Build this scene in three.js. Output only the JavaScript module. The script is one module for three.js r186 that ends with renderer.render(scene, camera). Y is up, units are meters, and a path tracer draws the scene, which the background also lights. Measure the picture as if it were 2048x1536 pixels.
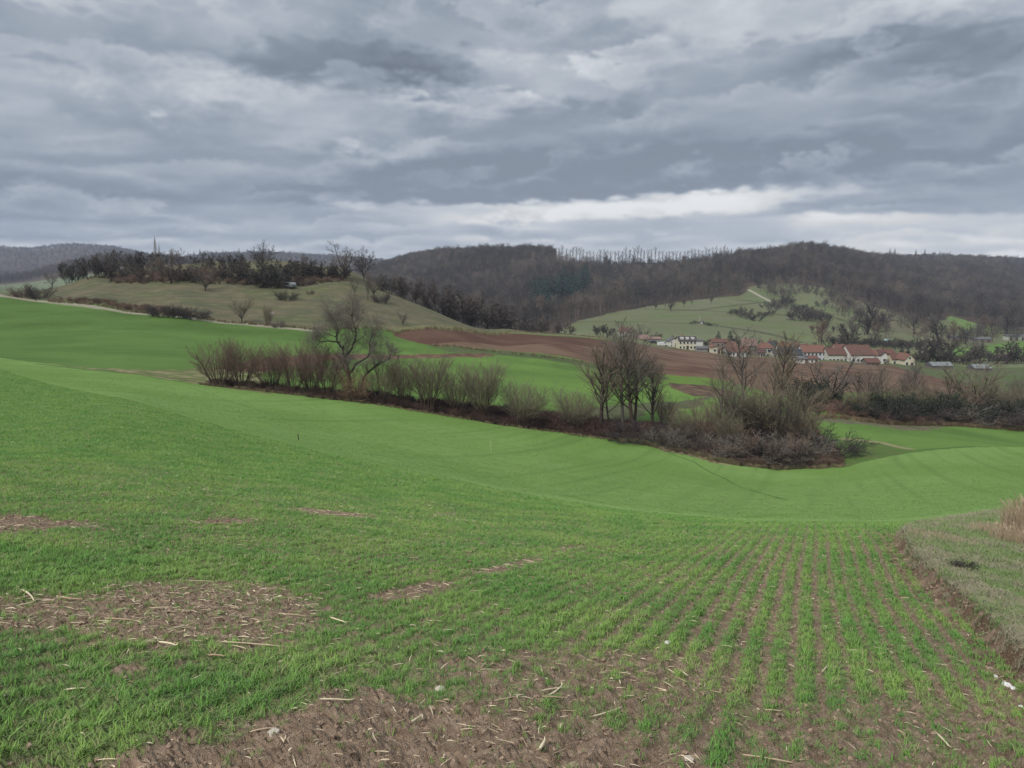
import * as THREE from 'three';
import { mergeGeometries } from 'three/addons/utils/BufferGeometryUtils.js';
import { createNoise2D } from 'simplex-noise';

// ---------- camera, sky, sun, exposure ----------
const scene = new THREE.Scene();
const EYE = 1.65, PITCH = THREE.MathUtils.degToRad(7.66), FOC = 1547;      // focal length in pixels of a 2048 x 1536 frame
const camera = new THREE.PerspectiveCamera(2 * Math.atan(768 / FOC) * 180 / Math.PI, 4 / 3, 0.1, 12000);
camera.position.set(0, EYE, 0);
camera.rotation.set(-PITCH, 0, 0);
scene.add(camera);
const EXPOSURE = 2.3;
const renderer = new THREE.WebGLRenderer({ antialias: true });
renderer.toneMapping = THREE.LinearToneMapping;
renderer.toneMappingExposure = EXPOSURE;
renderer.shadowMap.enabled = true;

function rngOf(seed) {
  let s = seed | 0;
  return () => { s = (s + 0x6d2b79f5) | 0; let t = Math.imul(s ^ (s >>> 15), 1 | s); t = (t + Math.imul(t ^ (t >>> 7), 61 | t)) ^ t; return ((t ^ (t >>> 14)) >>> 0) / 4294967296; };
}
const lerp = (a, b, t) => a + (b - a) * t, clamp = (x, a = 0, b = 1) => Math.min(b, Math.max(a, x));
const sstep = (a, b, x) => { const t = clamp((x - a) / (b - a)); return t * t * (3 - 2 * t); };
const nA = createNoise2D(rngOf(11)), nB = createNoise2D(rngOf(22)), nC = createNoise2D(rngOf(33));
const fbm = (n, x, y, oct = 4) => { let s = 0, a = 0.5, f = 1; for (let i = 0; i < oct; i++) { s += a * n(x * f + i * 17.3, y * f - i * 9.1); a *= 0.5; f *= 2.03; } return s; };
const toLin = (v) => v <= 0.04045 ? v / 12.92 : Math.pow((v + 0.055) / 1.055, 2.4);
const toSrgb = (v) => v <= 0.0031308 ? v * 12.92 : 1.055 * Math.pow(v, 1 / 2.4) - 0.055;
const rgb = (r, g, b) => new THREE.Color().setRGB(r, g, b);                // linear reflectance

// An overcast winter sky: layered stratocumulus, darker banks to the north-east, a bright gap low over the hills.
{
  const W = 3072, H = 1536, data = new Float32Array(W * H * 4);
  // cloud thickness noted along the sky in view: [azimuth deg, elevation deg, grey 0..255]
  const pts = [[-33, 18, 200], [-26, 18.5, 202], [-20, 16.5, 178], [-15, 14.5, 150], [-8, 14, 146], [-15, 17.5, 172], [-5, 17.5, 170], [2, 17, 172], [8, 16, 178], [12, 17.5, 204], [17, 18.2, 208], [22, 17, 192], [30, 17.5, 195], [33, 15, 185],
    [-33, 14.5, 172], [-27, 13.5, 176], [-22, 12.2, 196], [-16, 12.3, 186], [-10, 12, 178], [-3, 12.6, 182], [3, 14.2, 196], [7, 14.4, 192], [12, 13, 170], [17, 13.5, 166], [22, 13.6, 156], [28, 14.3, 142], [33, 13.6, 148],
    [-33, 11, 186], [-27, 10.3, 176], [-20, 10.2, 174], [-13, 10, 190], [-9, 9.7, 182], [-4, 10.2, 160], [2, 10.5, 158], [8, 10.7, 160], [15, 10.4, 166], [20, 10.9, 172], [26, 10.8, 164], [33, 10.6, 160],
    [-33, 8.2, 172], [-26, 7.8, 166], [-20, 7.9, 168], [-14, 8, 162], [-8, 7.6, 148], [-2, 8, 144], [5, 7.7, 143], [12, 8.2, 146], [19, 8.4, 150], [26, 8.2, 154], [33, 8.4, 156],
    [-33, 6, 160], [-26, 5.9, 158], [-19, 6, 156], [-12, 6.1, 146], [-5, 6.1, 136], [-1, 6.1, 134], [3, 6.2, 133], [7, 6.4, 134], [11, 6.6, 136], [15, 6.9, 140], [19, 7.1, 146], [22, 6.7, 156], [29, 6.4, 160],
    [-33, 4.3, 158], [-26, 4.5, 168], [-20, 4.3, 176], [-13, 4.6, 178], [-7, 4.9, 192], [-3, 4.8, 226], [1, 5.0, 238], [5, 5.2, 242], [9, 5.3, 240], [13, 5.5, 246], [16, 5.7, 244], [19, 5.9, 232], [23, 5.3, 172], [29, 5, 164], [33, 4.9, 166],
    [-33, 2.9, 178], [-25, 2.8, 186], [-17, 3, 184], [-9, 3.2, 190], [-2, 3.4, 198], [5, 3.6, 202], [12, 3.6, 196], [18, 3.5, 194], [23, 3.6, 240], [26, 3.5, 222], [29, 3.2, 214], [33, 3.3, 216],
    [-33, 1.6, 200], [-20, 1.6, 204], [-8, 1.6, 198], [4, 1.7, 206], [16, 1.7, 208], [28, 1.8, 236], [33, 1.8, 232]];
  const DEG = Math.PI / 180;
  for (let row = 0; row < H; row++) {
    const el = ((row + 0.5) / H - 0.5) * 180, y = Math.sin(el * DEG);
    for (let col = 0; col < W; col++) {
      const o = (row * W + col) * 4;
      data[o + 3] = 1;
      if (el < -0.3) { data[o] = 0.10; data[o + 1] = 0.12; data[o + 2] = 0.10; continue; }
      const th = ((col + 0.5) / W - 0.5) * 2 * Math.PI, dx = Math.cos(th), dz = Math.sin(th), az = Math.atan2(dx, -dz) / DEG;
      const e = Math.max(el, 0);
      const inside = e < 30 && Math.abs(az) < 50;
      // cloud layer seen in perspective, limited near the horizon
      const k = 1 / (Math.sin((e + 2.6) * DEG)), X = dx * k, Z = dz * k;
      const wx = fbm(nA, X * 0.5, Z * 0.5, 2) * 0.3, wz = fbm(nB, X * 0.5 + 5, Z * 0.5, 2) * 0.3;
      let detail = 12 * fbm(nC, X * 0.9 + wx, Z * 0.7 + wz, inside ? 5 : 3);
      if (inside) { // rows of cloud one behind the other: each brightens upwards to a rounded top, over which the shaded underside of the nearer row begins
        const st = 1 + 3 / (e + 1.5), bil = Math.abs(nA(az * 0.085, e * 0.3 * st)) * 0.55 + Math.abs(nB(az * 0.2 + 4, e * 0.55 * st)) * 0.26 + Math.abs(nA(az * 0.55 + 8, e * 1.2 * st)) * 0.14 + nB(az * 1.4, e * 2.8 * st) * 0.08;
        for (const [c, o, amp] of [[2.6, 0, 18], [4.3, 0.37, 12]]) {
          const R = c * Math.log(e + 2) + o + 0.8 * fbm(nC, az * 0.045 + o * 9, e * 0.1, 2) - 0.75 * bil, ph = R - Math.floor(R), soft = 0.12 + 0.3 * clamp(0.5 + nB(az * 0.1 + o * 5, e * 0.25));
          const saw = ph < 1 - soft ? ph / (1 - soft) : (1 - ph) / soft, m = clamp(0.55 + 0.9 * nC(az * 0.07 + 3, e * 0.17 + o * 7));
          detail += amp * m * (saw * saw * (1.6 - 0.6 * saw) * 2 - 0.85);
        }
      }
      let base = 172;
      if (inside) {
        let sw = 0.004, sv = 0.004 * 172;
        const azw = az + 2.2 * fbm(nA, az * 0.16, e * 0.5, 4) * clamp(e / 6, 0.5, 1.6), ew = e + (1.3 * (0.25 - Math.abs(fbm(nB, az * 0.2 + 9, e * 0.62, 5)))) * clamp(e / 7, 0.2, 1.3) * (e < 7 ? 0.7 : 1);
        for (const p of pts) { const ax = (azw - p[0]) / 2.9, ay = (ew - p[1]) / (p[1] < 7 ? 0.38 : 0.95), q = ax * ax + ay * ay; if (q < 14) { const w = Math.exp(-q * 0.9); sw += w; sv += w * p[2]; } }
        base = 172 + (sv / sw - 172) * 1.1 - 4;
      }
      const v = clamp(base + detail, 96, 246) / 255;
      // grey cloud: thick parts bluish slate, thin parts white, low thin parts slightly warm
      const t = sstep(0.5, 0.86, v), warm = sstep(0.8, 0.9, v) * (1 - sstep(4, 9, e));
      let r = v * lerp(0.928, 0.985, t) + warm * 0.02, g = v * lerp(1.008, 1.006, t), b = v * lerp(1.112, 1.028, t) - warm * 0.03;
      const g2 = (1 + 1.5 * sstep(17, 75, e)) / EXPOSURE;
      data[o] = toLin(Math.min(r, 1)) * g2; data[o + 1] = toLin(Math.min(g, 1)) * g2; data[o + 2] = toLin(Math.min(b, 1)) * g2;
    }
  }
  const tex = new THREE.DataTexture(data, W, H, THREE.RGBAFormat, THREE.FloatType);
  tex.mapping = THREE.EquirectangularReflectionMapping;
  tex.magFilter = tex.minFilter = THREE.LinearFilter;
  tex.needsUpdate = true;
  scene.background = tex;
  scene.environment = tex;
}
const sun = new THREE.DirectionalLight(rgb(1, 0.96, 0.9), 1.5);           // the sun behind thin cloud, behind and left of the camera
sun.position.set(-70, 110, 75);
sun.castShadow = true;
sun.shadow.radius = 28;
sun.shadow.mapSize.set(2048, 2048);
Object.assign(sun.shadow.camera, { left: -250, right: 250, top: 250, bottom: -250, near: 1, far: 900 });
scene.add(sun, sun.target);
scene.fog = new THREE.FogExp2(rgb(0.62, 0.70, 0.86), 0.00010);

// ---------- terrain: heights from surveyed points [frame x, frame y, metres ahead] ----------
const CP = Math.cos(PITCH), SP = Math.sin(PITCH);
function ray(px, py) { const xr = (px - 1024) / FOC, yr = (768 - py) / FOC, f = CP + yr * SP; return { u: xr / f, T: (SP - yr * CP) / f }; }   // sideways and downwards per metre ahead
function P(px, py, D) { const { u, T } = ray(px, py); return new THREE.Vector3(u * D, EYE - T * D, -D); }
const PLANE_A = 0.212, PLANE_B = 0.094;
const survey = [
  // the near slope
  [0, 900, 24], [256, 900, 27], [500, 935, 27], [750, 985, 24], [1000, 1025, 21], [1250, 1058, 18], [1500, 1075, 16], [1800, 1066, 16],
  // crops and plough beyond the hedge
  [0, 690, 130], [0, 640, 165], [0, 592, 200], [256, 650, 156], [256, 618, 182], [450, 665, 155], [450, 641, 172], [640, 664, 162], [1000, 712, 158], [1000, 690, 188], [1000, 668, 235], [800, 690, 160], [800, 662, 182],
  [1200, 712, 190], [1200, 681, 265], [1400, 745, 180], [1400, 722, 250], [1400, 706, 330], [1500, 717, 320], [1560, 750, 185],
  [1800, 940, 82], [1760, 908, 100], [2048, 930, 82], [2048, 893, 112],
  [1700, 880, 110], [1820, 880, 113], [1660, 836, 124], [1800, 850, 128], [2048, 862, 132], [1640, 790, 150], [1650, 752, 200], [1640, 729, 312], [1850, 800, 165], [1860, 765, 235], [1760, 734, 310], [2000, 815, 170], [2048, 790, 220],
  // orchard hill
  [100, 600, 196], [170, 578, 212], [185, 553, 232], [300, 575, 212], [300, 551, 230], [300, 537, 250], [420, 570, 216], [420, 540, 236], [420, 522, 258], [530, 600, 200], [530, 560, 226], [540, 530, 254], [600, 555, 236], [690, 556, 236], [690, 534, 256], [700, 600, 205], [740, 600, 212], [785, 592, 232], [800, 632, 196], [860, 618, 238], [900, 640, 218], [1010, 656, 262], [1130, 668, 290], [1240, 680, 330],
  [60, 584, 225], [20, 587, 250], [130, 590, 350], [130, 590, 600], [130, 584, 1000], [250, 572, 400], [250, 580, 700], [250, 575, 1200], [0, 585, 330], [560, 565, 520], [0, 582, 420], [0, 577, 700], [0, 572, 1200], [185, 565, 300], [420, 532, 300], [420, 566, 450], [690, 548, 300], [690, 575, 440], [860, 640, 300], [860, 665, 420], [1010, 690, 360], [420, 570, 900], [690, 585, 800],
  // village and the meadows behind it
  [1130, 668, 470], [1255, 674, 405], [1330, 691, 390], [1390, 701, 378], [1480, 714, 362], [1600, 724, 350], [1740, 729, 342], [1830, 731, 335], [1950, 735, 345], [2048, 735, 345],
  [1200, 655, 520], [1300, 650, 540], [1400, 652, 530], [1500, 681, 440], [1600, 690, 425], [1700, 690, 430], [1850, 704, 400], [1950, 712, 430], [2048, 712, 430],
  [1150, 643, 620], [1250, 622, 720], [1400, 598, 800], [1400, 630, 650], [1500, 640, 600], [1600, 650, 560], [1700, 660, 545], [1850, 682, 490], [1950, 688, 540], [2048, 682, 580],
  [1490, 580, 860], [1550, 608, 760], [1600, 588, 850], [1700, 603, 820], [1500, 556, 950], [1620, 558, 960], [1720, 578, 930], [1850, 640, 720], [1900, 632, 800], [2000, 654, 720],
  // wooded hills
  [1130, 527, 1250], [1280, 527, 1250], [1450, 527, 1250], [1280, 560, 1110], [1280, 596, 900], [1130, 600, 900], [1000, 640, 700], [1000, 572, 1080], [980, 519, 1300], [1060, 513, 1310], [850, 532, 1400], [780, 542, 1450], [860, 600, 1000], [700, 575, 1300],
  [1530, 521, 1380], [1620, 506, 1460], [1700, 518, 1500], [1800, 548, 1400], [1900, 575, 1200], [2048, 578, 1350], [1900, 606, 1000], [2048, 640, 860], [1780, 520, 2100], [1900, 522, 2250], [2048, 527, 2300],
  [1280, 545, 1700], [1050, 545, 1800], [1620, 530, 1900], [1280, 560, 3600], [1700, 560, 3600], [2048, 560, 3600],
  [130, 536, 2000], [230, 517, 2000], [330, 522, 2000], [20, 566, 1800], [130, 552, 2600], [330, 545, 2600], [0, 556, 2500], [0, 500, 3500], [130, 502, 3450], [250, 508, 3300], [400, 516, 3000], [550, 514, 3100], [700, 524, 3000], [560, 560, 2000], [700, 560, 2200], [850, 530, 3200], [0, 520, 4600], [400, 530, 4600], [800, 545, 4600],
];
for (const line of [                                                         // long smooth lines of the land: brow, dip, hedge foot, field behind the hedge
  [[0, 800, 50], [256, 806, 52], [500, 870, 44], [750, 932, 35], [1000, 985, 29], [1250, 1026, 25], [1500, 1044, 23], [1800, 1048, 22], [2048, 1030, 24]],
  [[0, 775, 62], [256, 797, 58], [500, 852, 55], [750, 915, 50], [1000, 971, 48], [1250, 1011, 46], [1500, 1033, 44], [1800, 1034, 42], [2048, 1012, 40]],
  [[0, 752, 76], [250, 782, 73], [500, 822, 73], [750, 866, 72], [1000, 913, 72], [1250, 952, 70], [1500, 983, 67], [1800, 980, 64], [2048, 966, 62]],
  [[0, 715, 108], [250, 747, 101], [400, 769, 97], [560, 787, 97], [735, 808, 98], [1000, 850, 101], [1240, 884, 102], [1340, 902, 101], [1420, 920, 99], [1560, 940, 97], [1690, 934, 95]],
  [[256, 724, 112], [420, 740, 114], [640, 752, 116], [800, 768, 119], [960, 785, 122], [1150, 808, 122], [1320, 826, 122], [1500, 846, 120], [1600, 850, 118]],
  [[256, 690, 132], [450, 697, 136], [640, 704, 138], [820, 718, 142], [1000, 733, 144], [1170, 750, 146], [1320, 775, 146], [1450, 792, 145], [1560, 804, 143]]])
  for (let i = 1; i < line.length; i++) { const p = line[i - 1], q = line[i], n = Math.max(1, Math.round((q[0] - p[0]) / 85)); for (let k = i === 1 ? 0 : 1; k <= n; k++) survey.push(p.map((v, c) => lerp(v, q[c], k / n))); }
const KU = 5.5, knots = [];
for (const D of [2, 3.2, 5.5, 9.5]) for (let u = -1; u <= 1.001; u += 0.25) knots.push([u * KU, Math.log(D), PLANE_A + PLANE_B * u + EYE / D]);
for (const [px, py, D] of survey) { const { u, T } = ray(px, py); knots.push([u * KU, Math.log(D), T]); }
const tps = (() => {                                                         // thin-plate surface through the survey
  const n = knots.length, N = n + 3, A = [], phi = (r2) => r2 < 1e-12 ? 0 : 0.5 * r2 * Math.log(r2);
  for (let i = 0; i < n; i++) {
    const row = new Float64Array(N + 1);
    for (let j = 0; j < n; j++) row[j] = phi((knots[i][0] - knots[j][0]) ** 2 + (knots[i][1] - knots[j][1]) ** 2) + (i === j ? 0.004 : 0);
    row[n] = 1; row[n + 1] = knots[i][0]; row[n + 2] = knots[i][1]; row[N] = knots[i][2];
    A.push(row);
  }
  for (let k = 0; k < 3; k++) { const row = new Float64Array(N + 1); for (let j = 0; j < n; j++) row[j] = k === 0 ? 1 : knots[j][k - 1]; A.push(row); }
  for (let c = 0; c < N; c++) {
    let p = c; for (let r = c + 1; r < N; r++) if (Math.abs(A[r][c]) > Math.abs(A[p][c])) p = r;
    [A[c], A[p]] = [A[p], A[c]];
    for (let r = c + 1; r < N; r++) { const m = A[r][c] / A[c][c]; if (m) for (let k = c; k <= N; k++) A[r][k] -= m * A[c][k]; }
  }
  const w = new Float64Array(N);
  for (let r = N - 1; r >= 0; r--) { let s = A[r][N]; for (let k = r + 1; k < N; k++) s -= A[r][k] * w[k]; w[r] = s / A[r][r]; }
  return (u, v) => { let s = w[n] + w[n + 1] * u + w[n + 2] * v; for (let j = 0; j < n; j++) s += w[j] * phi((u - knots[j][0]) ** 2 + (v - knots[j][1]) ** 2); return s; };
})();
const GU = 360, GV = 640, U0 = -1, U1 = 1, V0 = Math.log(2), V1 = Math.log(5200), grid = new Float32Array((GU + 1) * (GV + 1));
for (let j = 0; j <= GV; j++) for (let i = 0; i <= GU; i++) grid[j * (GU + 1) + i] = tps(lerp(U0, U1, i / GU) * KU, lerp(V0, V1, j / GV));
function H0(x, z) {                                                          // height of the bare land
  const D = -z;
  if (D < 2) return -PLANE_A * D - PLANE_B * x;
  const fu = clamp((x / D - U0) / (U1 - U0), 0, 0.99999) * GU, fv = clamp((Math.log(D) - V0) / (V1 - V0), 0, 0.99999) * GV, i = fu | 0, j = fv | 0, a = fu - i, b = fv - j, o = j * (GU + 1) + i;
  const T = lerp(lerp(grid[o], grid[o + 1], a), lerp(grid[o + GU + 1], grid[o + GU + 2], a), b);
  return EYE - D * T;
}
function hitWith(h, px, py, from = 2.1, to = 5000) {                          // where the line of sight first meets the land
  const { u, T } = ray(px, py);
  let last = from;
  for (let D = from; D < to; D *= 1.004) {
    if (EYE - T * D <= h(u * D, -D)) {
      let a = last, b = D;
      for (let k = 0; k < 24; k++) { const m = (a + b) / 2; if (EYE - T * m <= h(u * m, -m)) b = m; else a = m; }
      return new THREE.Vector3(u * b, EYE - T * b, -b);
    }
    last = D;
  }
  return null;
}
const plan = (list, h = H0) => list.map(([px, py, D]) => { const q = D > 0 ? P(px, py, D) : hitWith(h, px, py, D < 0 ? -D : 2.1) ?? P(px, py, 3000); return [q.x, q.z]; });
function inside(poly, x, z) { let c = false; for (let i = 0, j = poly.length - 1; i < poly.length; j = i++) { const a = poly[i], b = poly[j]; if ((a[1] > z) !== (b[1] > z) && x < (b[0] - a[0]) * (z - a[1]) / (b[1] - a[1]) + a[0]) c = !c; } return c; }
function segDist(line, x, z, closed = false) { let m = 1e9; for (let i = closed ? 0 : 1; i < line.length; i++) { const a = line[(i + line.length - 1) % line.length], b = line[i], dx = b[0] - a[0], dz = b[1] - a[1], t = clamp(((x - a[0]) * dx + (z - a[1]) * dz) / (dx * dx + dz * dz)); m = Math.min(m, (x - a[0] - dx * t) ** 2 + (z - a[1] - dz * t) ** 2); } return Math.sqrt(m); }
const boundsOf = (poly) => poly.reduce((b, [x, z]) => [Math.min(b[0], x), Math.max(b[1], x), Math.min(b[2], z), Math.max(b[3], z)], [1e9, -1e9, 1e9, -1e9]);

// the grassy verge stands a hand's breadth above the drilled soil
const vergeEdge = plan([[2300, 1620, 4.0], [2120, 1420], [2048, 1345], [1985, 1278], [1930, 1225], [1872, 1170], [1828, 1128], [1803, 1092], [1802, 1068]]);
const vergePoly = [...vergeEdge, ...plan([[1850, 1054], [1930, 1040], [2048, 1022], [2300, 1000]]), [30, -18], [30, -2]];
const vergeBox = boundsOf(vergePoly);
function vergeAt(x, z) {                                                     // metres inside the verge, negative outside
  if (x < vergeBox[0] - 1 || x > vergeBox[1] + 1 || z < vergeBox[2] - 1 || z > vergeBox[3] + 1) return -1;
  const d = segDist(vergePoly, x, z, true);
  return inside(vergePoly, x, z) ? d : -d;
}
// drilled rows run down the slope
const ROW = 0.21, rowAt = (x, z) => (0.928 * x + 0.371 * z + 0.05 * nA(x * 0.12, z * 0.12)) / ROW, alongAt = (x, z) => 0.371 * x - 0.928 * z;
function H(x, z) {
  let h = H0(x, z);
  const D = -z;
  if (D < 40 && x > vergeBox[0] - 1) { const v = vergeAt(x, z); if (v > -0.6) h += 0.16 * sstep(-0.07, 0.09, v + 0.06 * nB(x * 3, z * 3) + 0.03 * nA(x * 9, z * 9)) - 0.05 * sstep(-0.6, -0.2, v) * (1 - sstep(-0.15, 0, v)) + (v > 0.05 ? 0.035 * fbm(nA, x * 1.3, z * 1.3, 3) : 0); }
  if (D > 1000) h += 6 * fbm(nA, x * 0.004, z * 0.004, 3) * sstep(1000, 1800, D);
  return h;
}
function micro(x, z) {                                                       // clods and drill furrows of the near field
  const D = -z; if (D > 22 || D < 1.5) return 0;
  const v = vergeAt(x, z), soil = 1 - sstep(0, 0.2, v), k = sstep(22, 14, D), r = rowAt(x, z);
  return k * soil * (0.016 * Math.cos(2 * Math.PI * r) * sstep(rowFrom - 1.5, rowFrom + 0.5, r * ROW) + 0.03 * fbm(nA, x * 3.1, D * 3.1, 2) + 0.034 * (0.35 - Math.abs(fbm(nB, x * 10, D * 10, 3)) * 1.4) + 0.012 * nC(x * 24, D * 24));
}
const rowFrom = (() => { const q = hitWith(H0, 1330, 1250); return 0.928 * q.x + 0.371 * q.z; })();
const ground = (px, py, from) => hitWith(H, px, py, from) ?? P(px, py, 1000);
const onGround = (x, z, sink = 0) => new THREE.Vector3(x, H(x, z) + micro(x, z) - sink, z);

// ---------- fields, meadows, tracks: what covers the land, drawn in plan ----------
const KALB = 1.2;
const alb = (r, g, b) => [toLin(r / 255) / KALB, toLin(g / 255) / KALB, toLin(b / 255) / KALB];
const mixc = (a, b, t) => [lerp(a[0], b[0], t), lerp(a[1], b[1], t), lerp(a[2], b[2], t)];
const area = (list) => { const poly = plan(list), box = boundsOf(poly); return { poly, box, at(x, z, wob = 0, f = 0.2) { if (x < box[0] - wob || x > box[1] + wob || z < box[2] - wob || z > box[3] + wob) return false; if (wob) { x += wob * fbm(nA, x * f, z * f, 2); z += wob * fbm(nB, x * f, z * f, 2); } return x > box[0] && x < box[1] && z > box[2] && z < box[3] && inside(poly, x, z); }, soft(x, z, edge) { if (x < box[0] - edge || x > box[1] + edge || z < box[2] - edge || z > box[3] + edge) return 0; const d = segDist(poly, x, z, true); return sstep(-edge, edge, inside(poly, x, z) ? d : -d); } }; };
const strip = (list, w) => { const line = plan(list), b = boundsOf(line); return (x, z) => x > b[0] - w * 2 && x < b[1] + w * 2 && z > b[2] - w * 2 && z < b[3] + w * 2 ? 1 - sstep(w * 0.5 - w * 0.25, w * 0.5 + w * 0.35, segDist(line, x, z)) : 0; };

// far edge of the near drilling: the brow, then the pale crop beyond it
const browLine = plan([[-260, 690, 95], [0, 738], [256, 800], [500, 868], [750, 930], [1000, 983], [1250, 1024], [1500, 1043], [1800, 1048], [2048, 1032], [2400, 1010, 24]]);
const paleCrop = area([[-260, 690, 95], [0, 738], [256, 800], [500, 868], [750, 930], [1000, 983], [1250, 1024], [1500, 1043], [1800, 1048], [2048, 1031], [2400, 1010, 24], [2400, 890, 118], [2048, 893], [1900, 898], [1800, 908], [1690, 934], [1560, 940], [1420, 921], [1340, 900], [1240, 881], [1000, 850], [735, 806], [560, 787], [400, 769], [250, 748], [75, 725], [-260, 690, 115]]);
const rightCrop = area([[1650, 880], [1720, 878], [1800, 884], [1830, 900], [1990, 893], [2048, 893], [2400, 890, 118], [2400, 868, 128], [2048, 858], [1900, 852], [1800, 850], [1680, 838], [1640, 834]]);
const bankGrass = area([[1560, 940], [1690, 936], [1800, 910], [1830, 902], [1750, 884], [1680, 876], [1640, 880], [1600, 900]]);
const ledgeGrass = area([[1630, 834], [1680, 838], [1800, 850], [1900, 853], [1850, 862], [1740, 850], [1660, 846]]);
const hedgeGrass = area([[75, 725], [200, 736], [300, 741], [400, 736], [520, 744], [540, 788], [400, 769], [250, 746]]);
const hedgeFloor = area([[400, 769], [560, 787], [735, 806], [1000, 850], [1240, 881], [1340, 900], [1420, 921], [1560, 940], [1690, 934], [1680, 900], [1640, 862], [1600, 838], [1400, 842], [1240, 842], [1000, 818], [735, 788], [540, 770], [420, 757]]);
const ploughRed = area([[775, 659], [900, 661], [1010, 667], [1100, 672], [1240, 683], [1240, 698], [1100, 688], [980, 689], [860, 690], [800, 676]]);
const ploughTan = area([[800, 676], [860, 690], [980, 689], [1100, 688], [1240, 694], [1240, 681], [1330, 693, 378], [1400, 703, 364], [1500, 715, 352], [1640, 727, 340], [1780, 735, 328], [1950, 775], [1900, 790], [1760, 782], [1640, 792], [1560, 792], [1450, 762], [1420, 756], [1330, 749], [1240, 738], [1170, 722], [1080, 706], [980, 698], [880, 694]]);
const thinPlough = area([[400, 738], [520, 716], [640, 708], [760, 709], [900, 707], [975, 707], [990, 711], [960, 715], [880, 716], [760, 717], [650, 722], [560, 738], [470, 752], [420, 752]]);
const limeCrop = area([[1330, 749], [1420, 756], [1440, 763], [1410, 770], [1340, 766], [1290, 752]]);
const fringe = area([[1340, 766], [1410, 770], [1480, 786], [1470, 796], [1390, 792], [1340, 775]]);
const headland = area([[860, 692], [980, 699], [1080, 708], [1170, 724], [1240, 740], [1330, 752], [1340, 760], [1240, 746], [1160, 732], [1060, 716], [990, 709], [900, 704]]);
const oldTurf = area([[1060, 828], [1160, 818], [1280, 806], [1370, 802], [1430, 790], [1390, 815], [1300, 822], [1250, 845], [1100, 842]]);
const hillMeadow = area([[-300, 590, 225], [95, 600], [300, 625], [450, 643], [560, 653], [640, 661], [775, 658], [900, 660], [1010, 666], [1100, 671], [1240, 681], [1340, 700, 345], [1340, 690, 420], [1130, 668, 430], [860, 650, 430], [690, 560, 400], [420, 545, 400], [185, 560, 360], [60, 584, 240], [-300, 586, 240]]);
const trackFn = strip([[-300, 560, 215], [-60, 586], [0, 592], [100, 604], [200, 616], [300, 628], [400, 639], [480, 647], [560, 655], [615, 660], [640, 662]], 2.4);
const grassTrack = strip([[640, 661], [775, 657], [900, 659], [1010, 665], [1100, 670], [1240, 680]], 5);
const fieldLines = [strip([[1000, 707], [1100, 716], [1200, 737], [1300, 761], [1335, 770]], 0.8), strip([[1335, 905], [1390, 925], [1450, 957], [1500, 980], [1570, 1000]], 0.22), strip([[75, 728], [200, 742], [330, 754], [430, 770]], 0.7), strip([[1690, 878], [1760, 884], [1820, 898]], 1.0),
  strip([[380, 775], [520, 822], [700, 880], [900, 936], [1100, 985], [1300, 1019]], 0.4), strip([[560, 800], [760, 856], [1000, 922], [1250, 975], [1450, 1006]], 0.3), strip([[800, 835], [1000, 886], [1200, 930], [1400, 968], [1560, 992]], 0.3), strip([[250, 792], [400, 836], [520, 864], [640, 893]], 0.35), strip([[700, 820], [900, 868], [1150, 915], [1340, 948]], 0.25), strip([[1500, 1000], [1700, 985], [1900, 968], [2048, 955]], 0.3)];
const dryRim = strip([[1240, 881], [1300, 891], [1350, 903], [1410, 918], [1450, 928]], 1.3);
// beyond the brow
const valleyMeadow = area([[1100, 655, 470], [1150, 643], [1230, 624], [1300, 612], [1400, 599], [1480, 592], [1500, 574], [1560, 566], [1640, 574], [1700, 596], [1800, 630], [1860, 652], [1900, 632], [2000, 656], [2100, 660, 800], [2500, 700, 600], [2500, 740, 345], [1240, 690, 350], [1130, 672, 330]]);
const valleyCrop = area([[1845, 704], [1900, 698], [1950, 692], [2048, 682], [2300, 672, 640], [2300, 720, 420], [2048, 716], [1960, 716], [1870, 714]]);
const pocket = area([[1893, 632], [1930, 634], [2005, 654], [1990, 664], [1940, 660], [1905, 652]]);
const dryBand = area([[1700, 603], [1740, 612], [1800, 640], [1850, 660], [1930, 676], [1900, 686], [1830, 672], [1780, 655], [1730, 630]]);
const greyField = area([[1100, 655, 480], [1180, 650], [1300, 646], [1400, 645], [1470, 650], [1560, 668], [1620, 690], [1500, 690], [1400, 688, 400], [1240, 680, 400]]);
const terraces = [[[1140, 645], [1250, 643], [1400, 647]], [[1440, 652], [1500, 661], [1560, 673], [1600, 685]], [[1340, 622], [1400, 620], [1460, 612], [1540, 604]], [[1290, 618], [1380, 620], [1460, 624], [1500, 632]], [[1550, 628], [1600, 636], [1660, 650]], [[1600, 610], [1660, 632], [1720, 652], [1780, 668]], [[1480, 600], [1530, 606], [1570, 616]]].map((l) => strip(l, 5));
const hillPath = strip([[1484, 572], [1500, 581], [1520, 592], [1552, 608]], 3.2);

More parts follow.
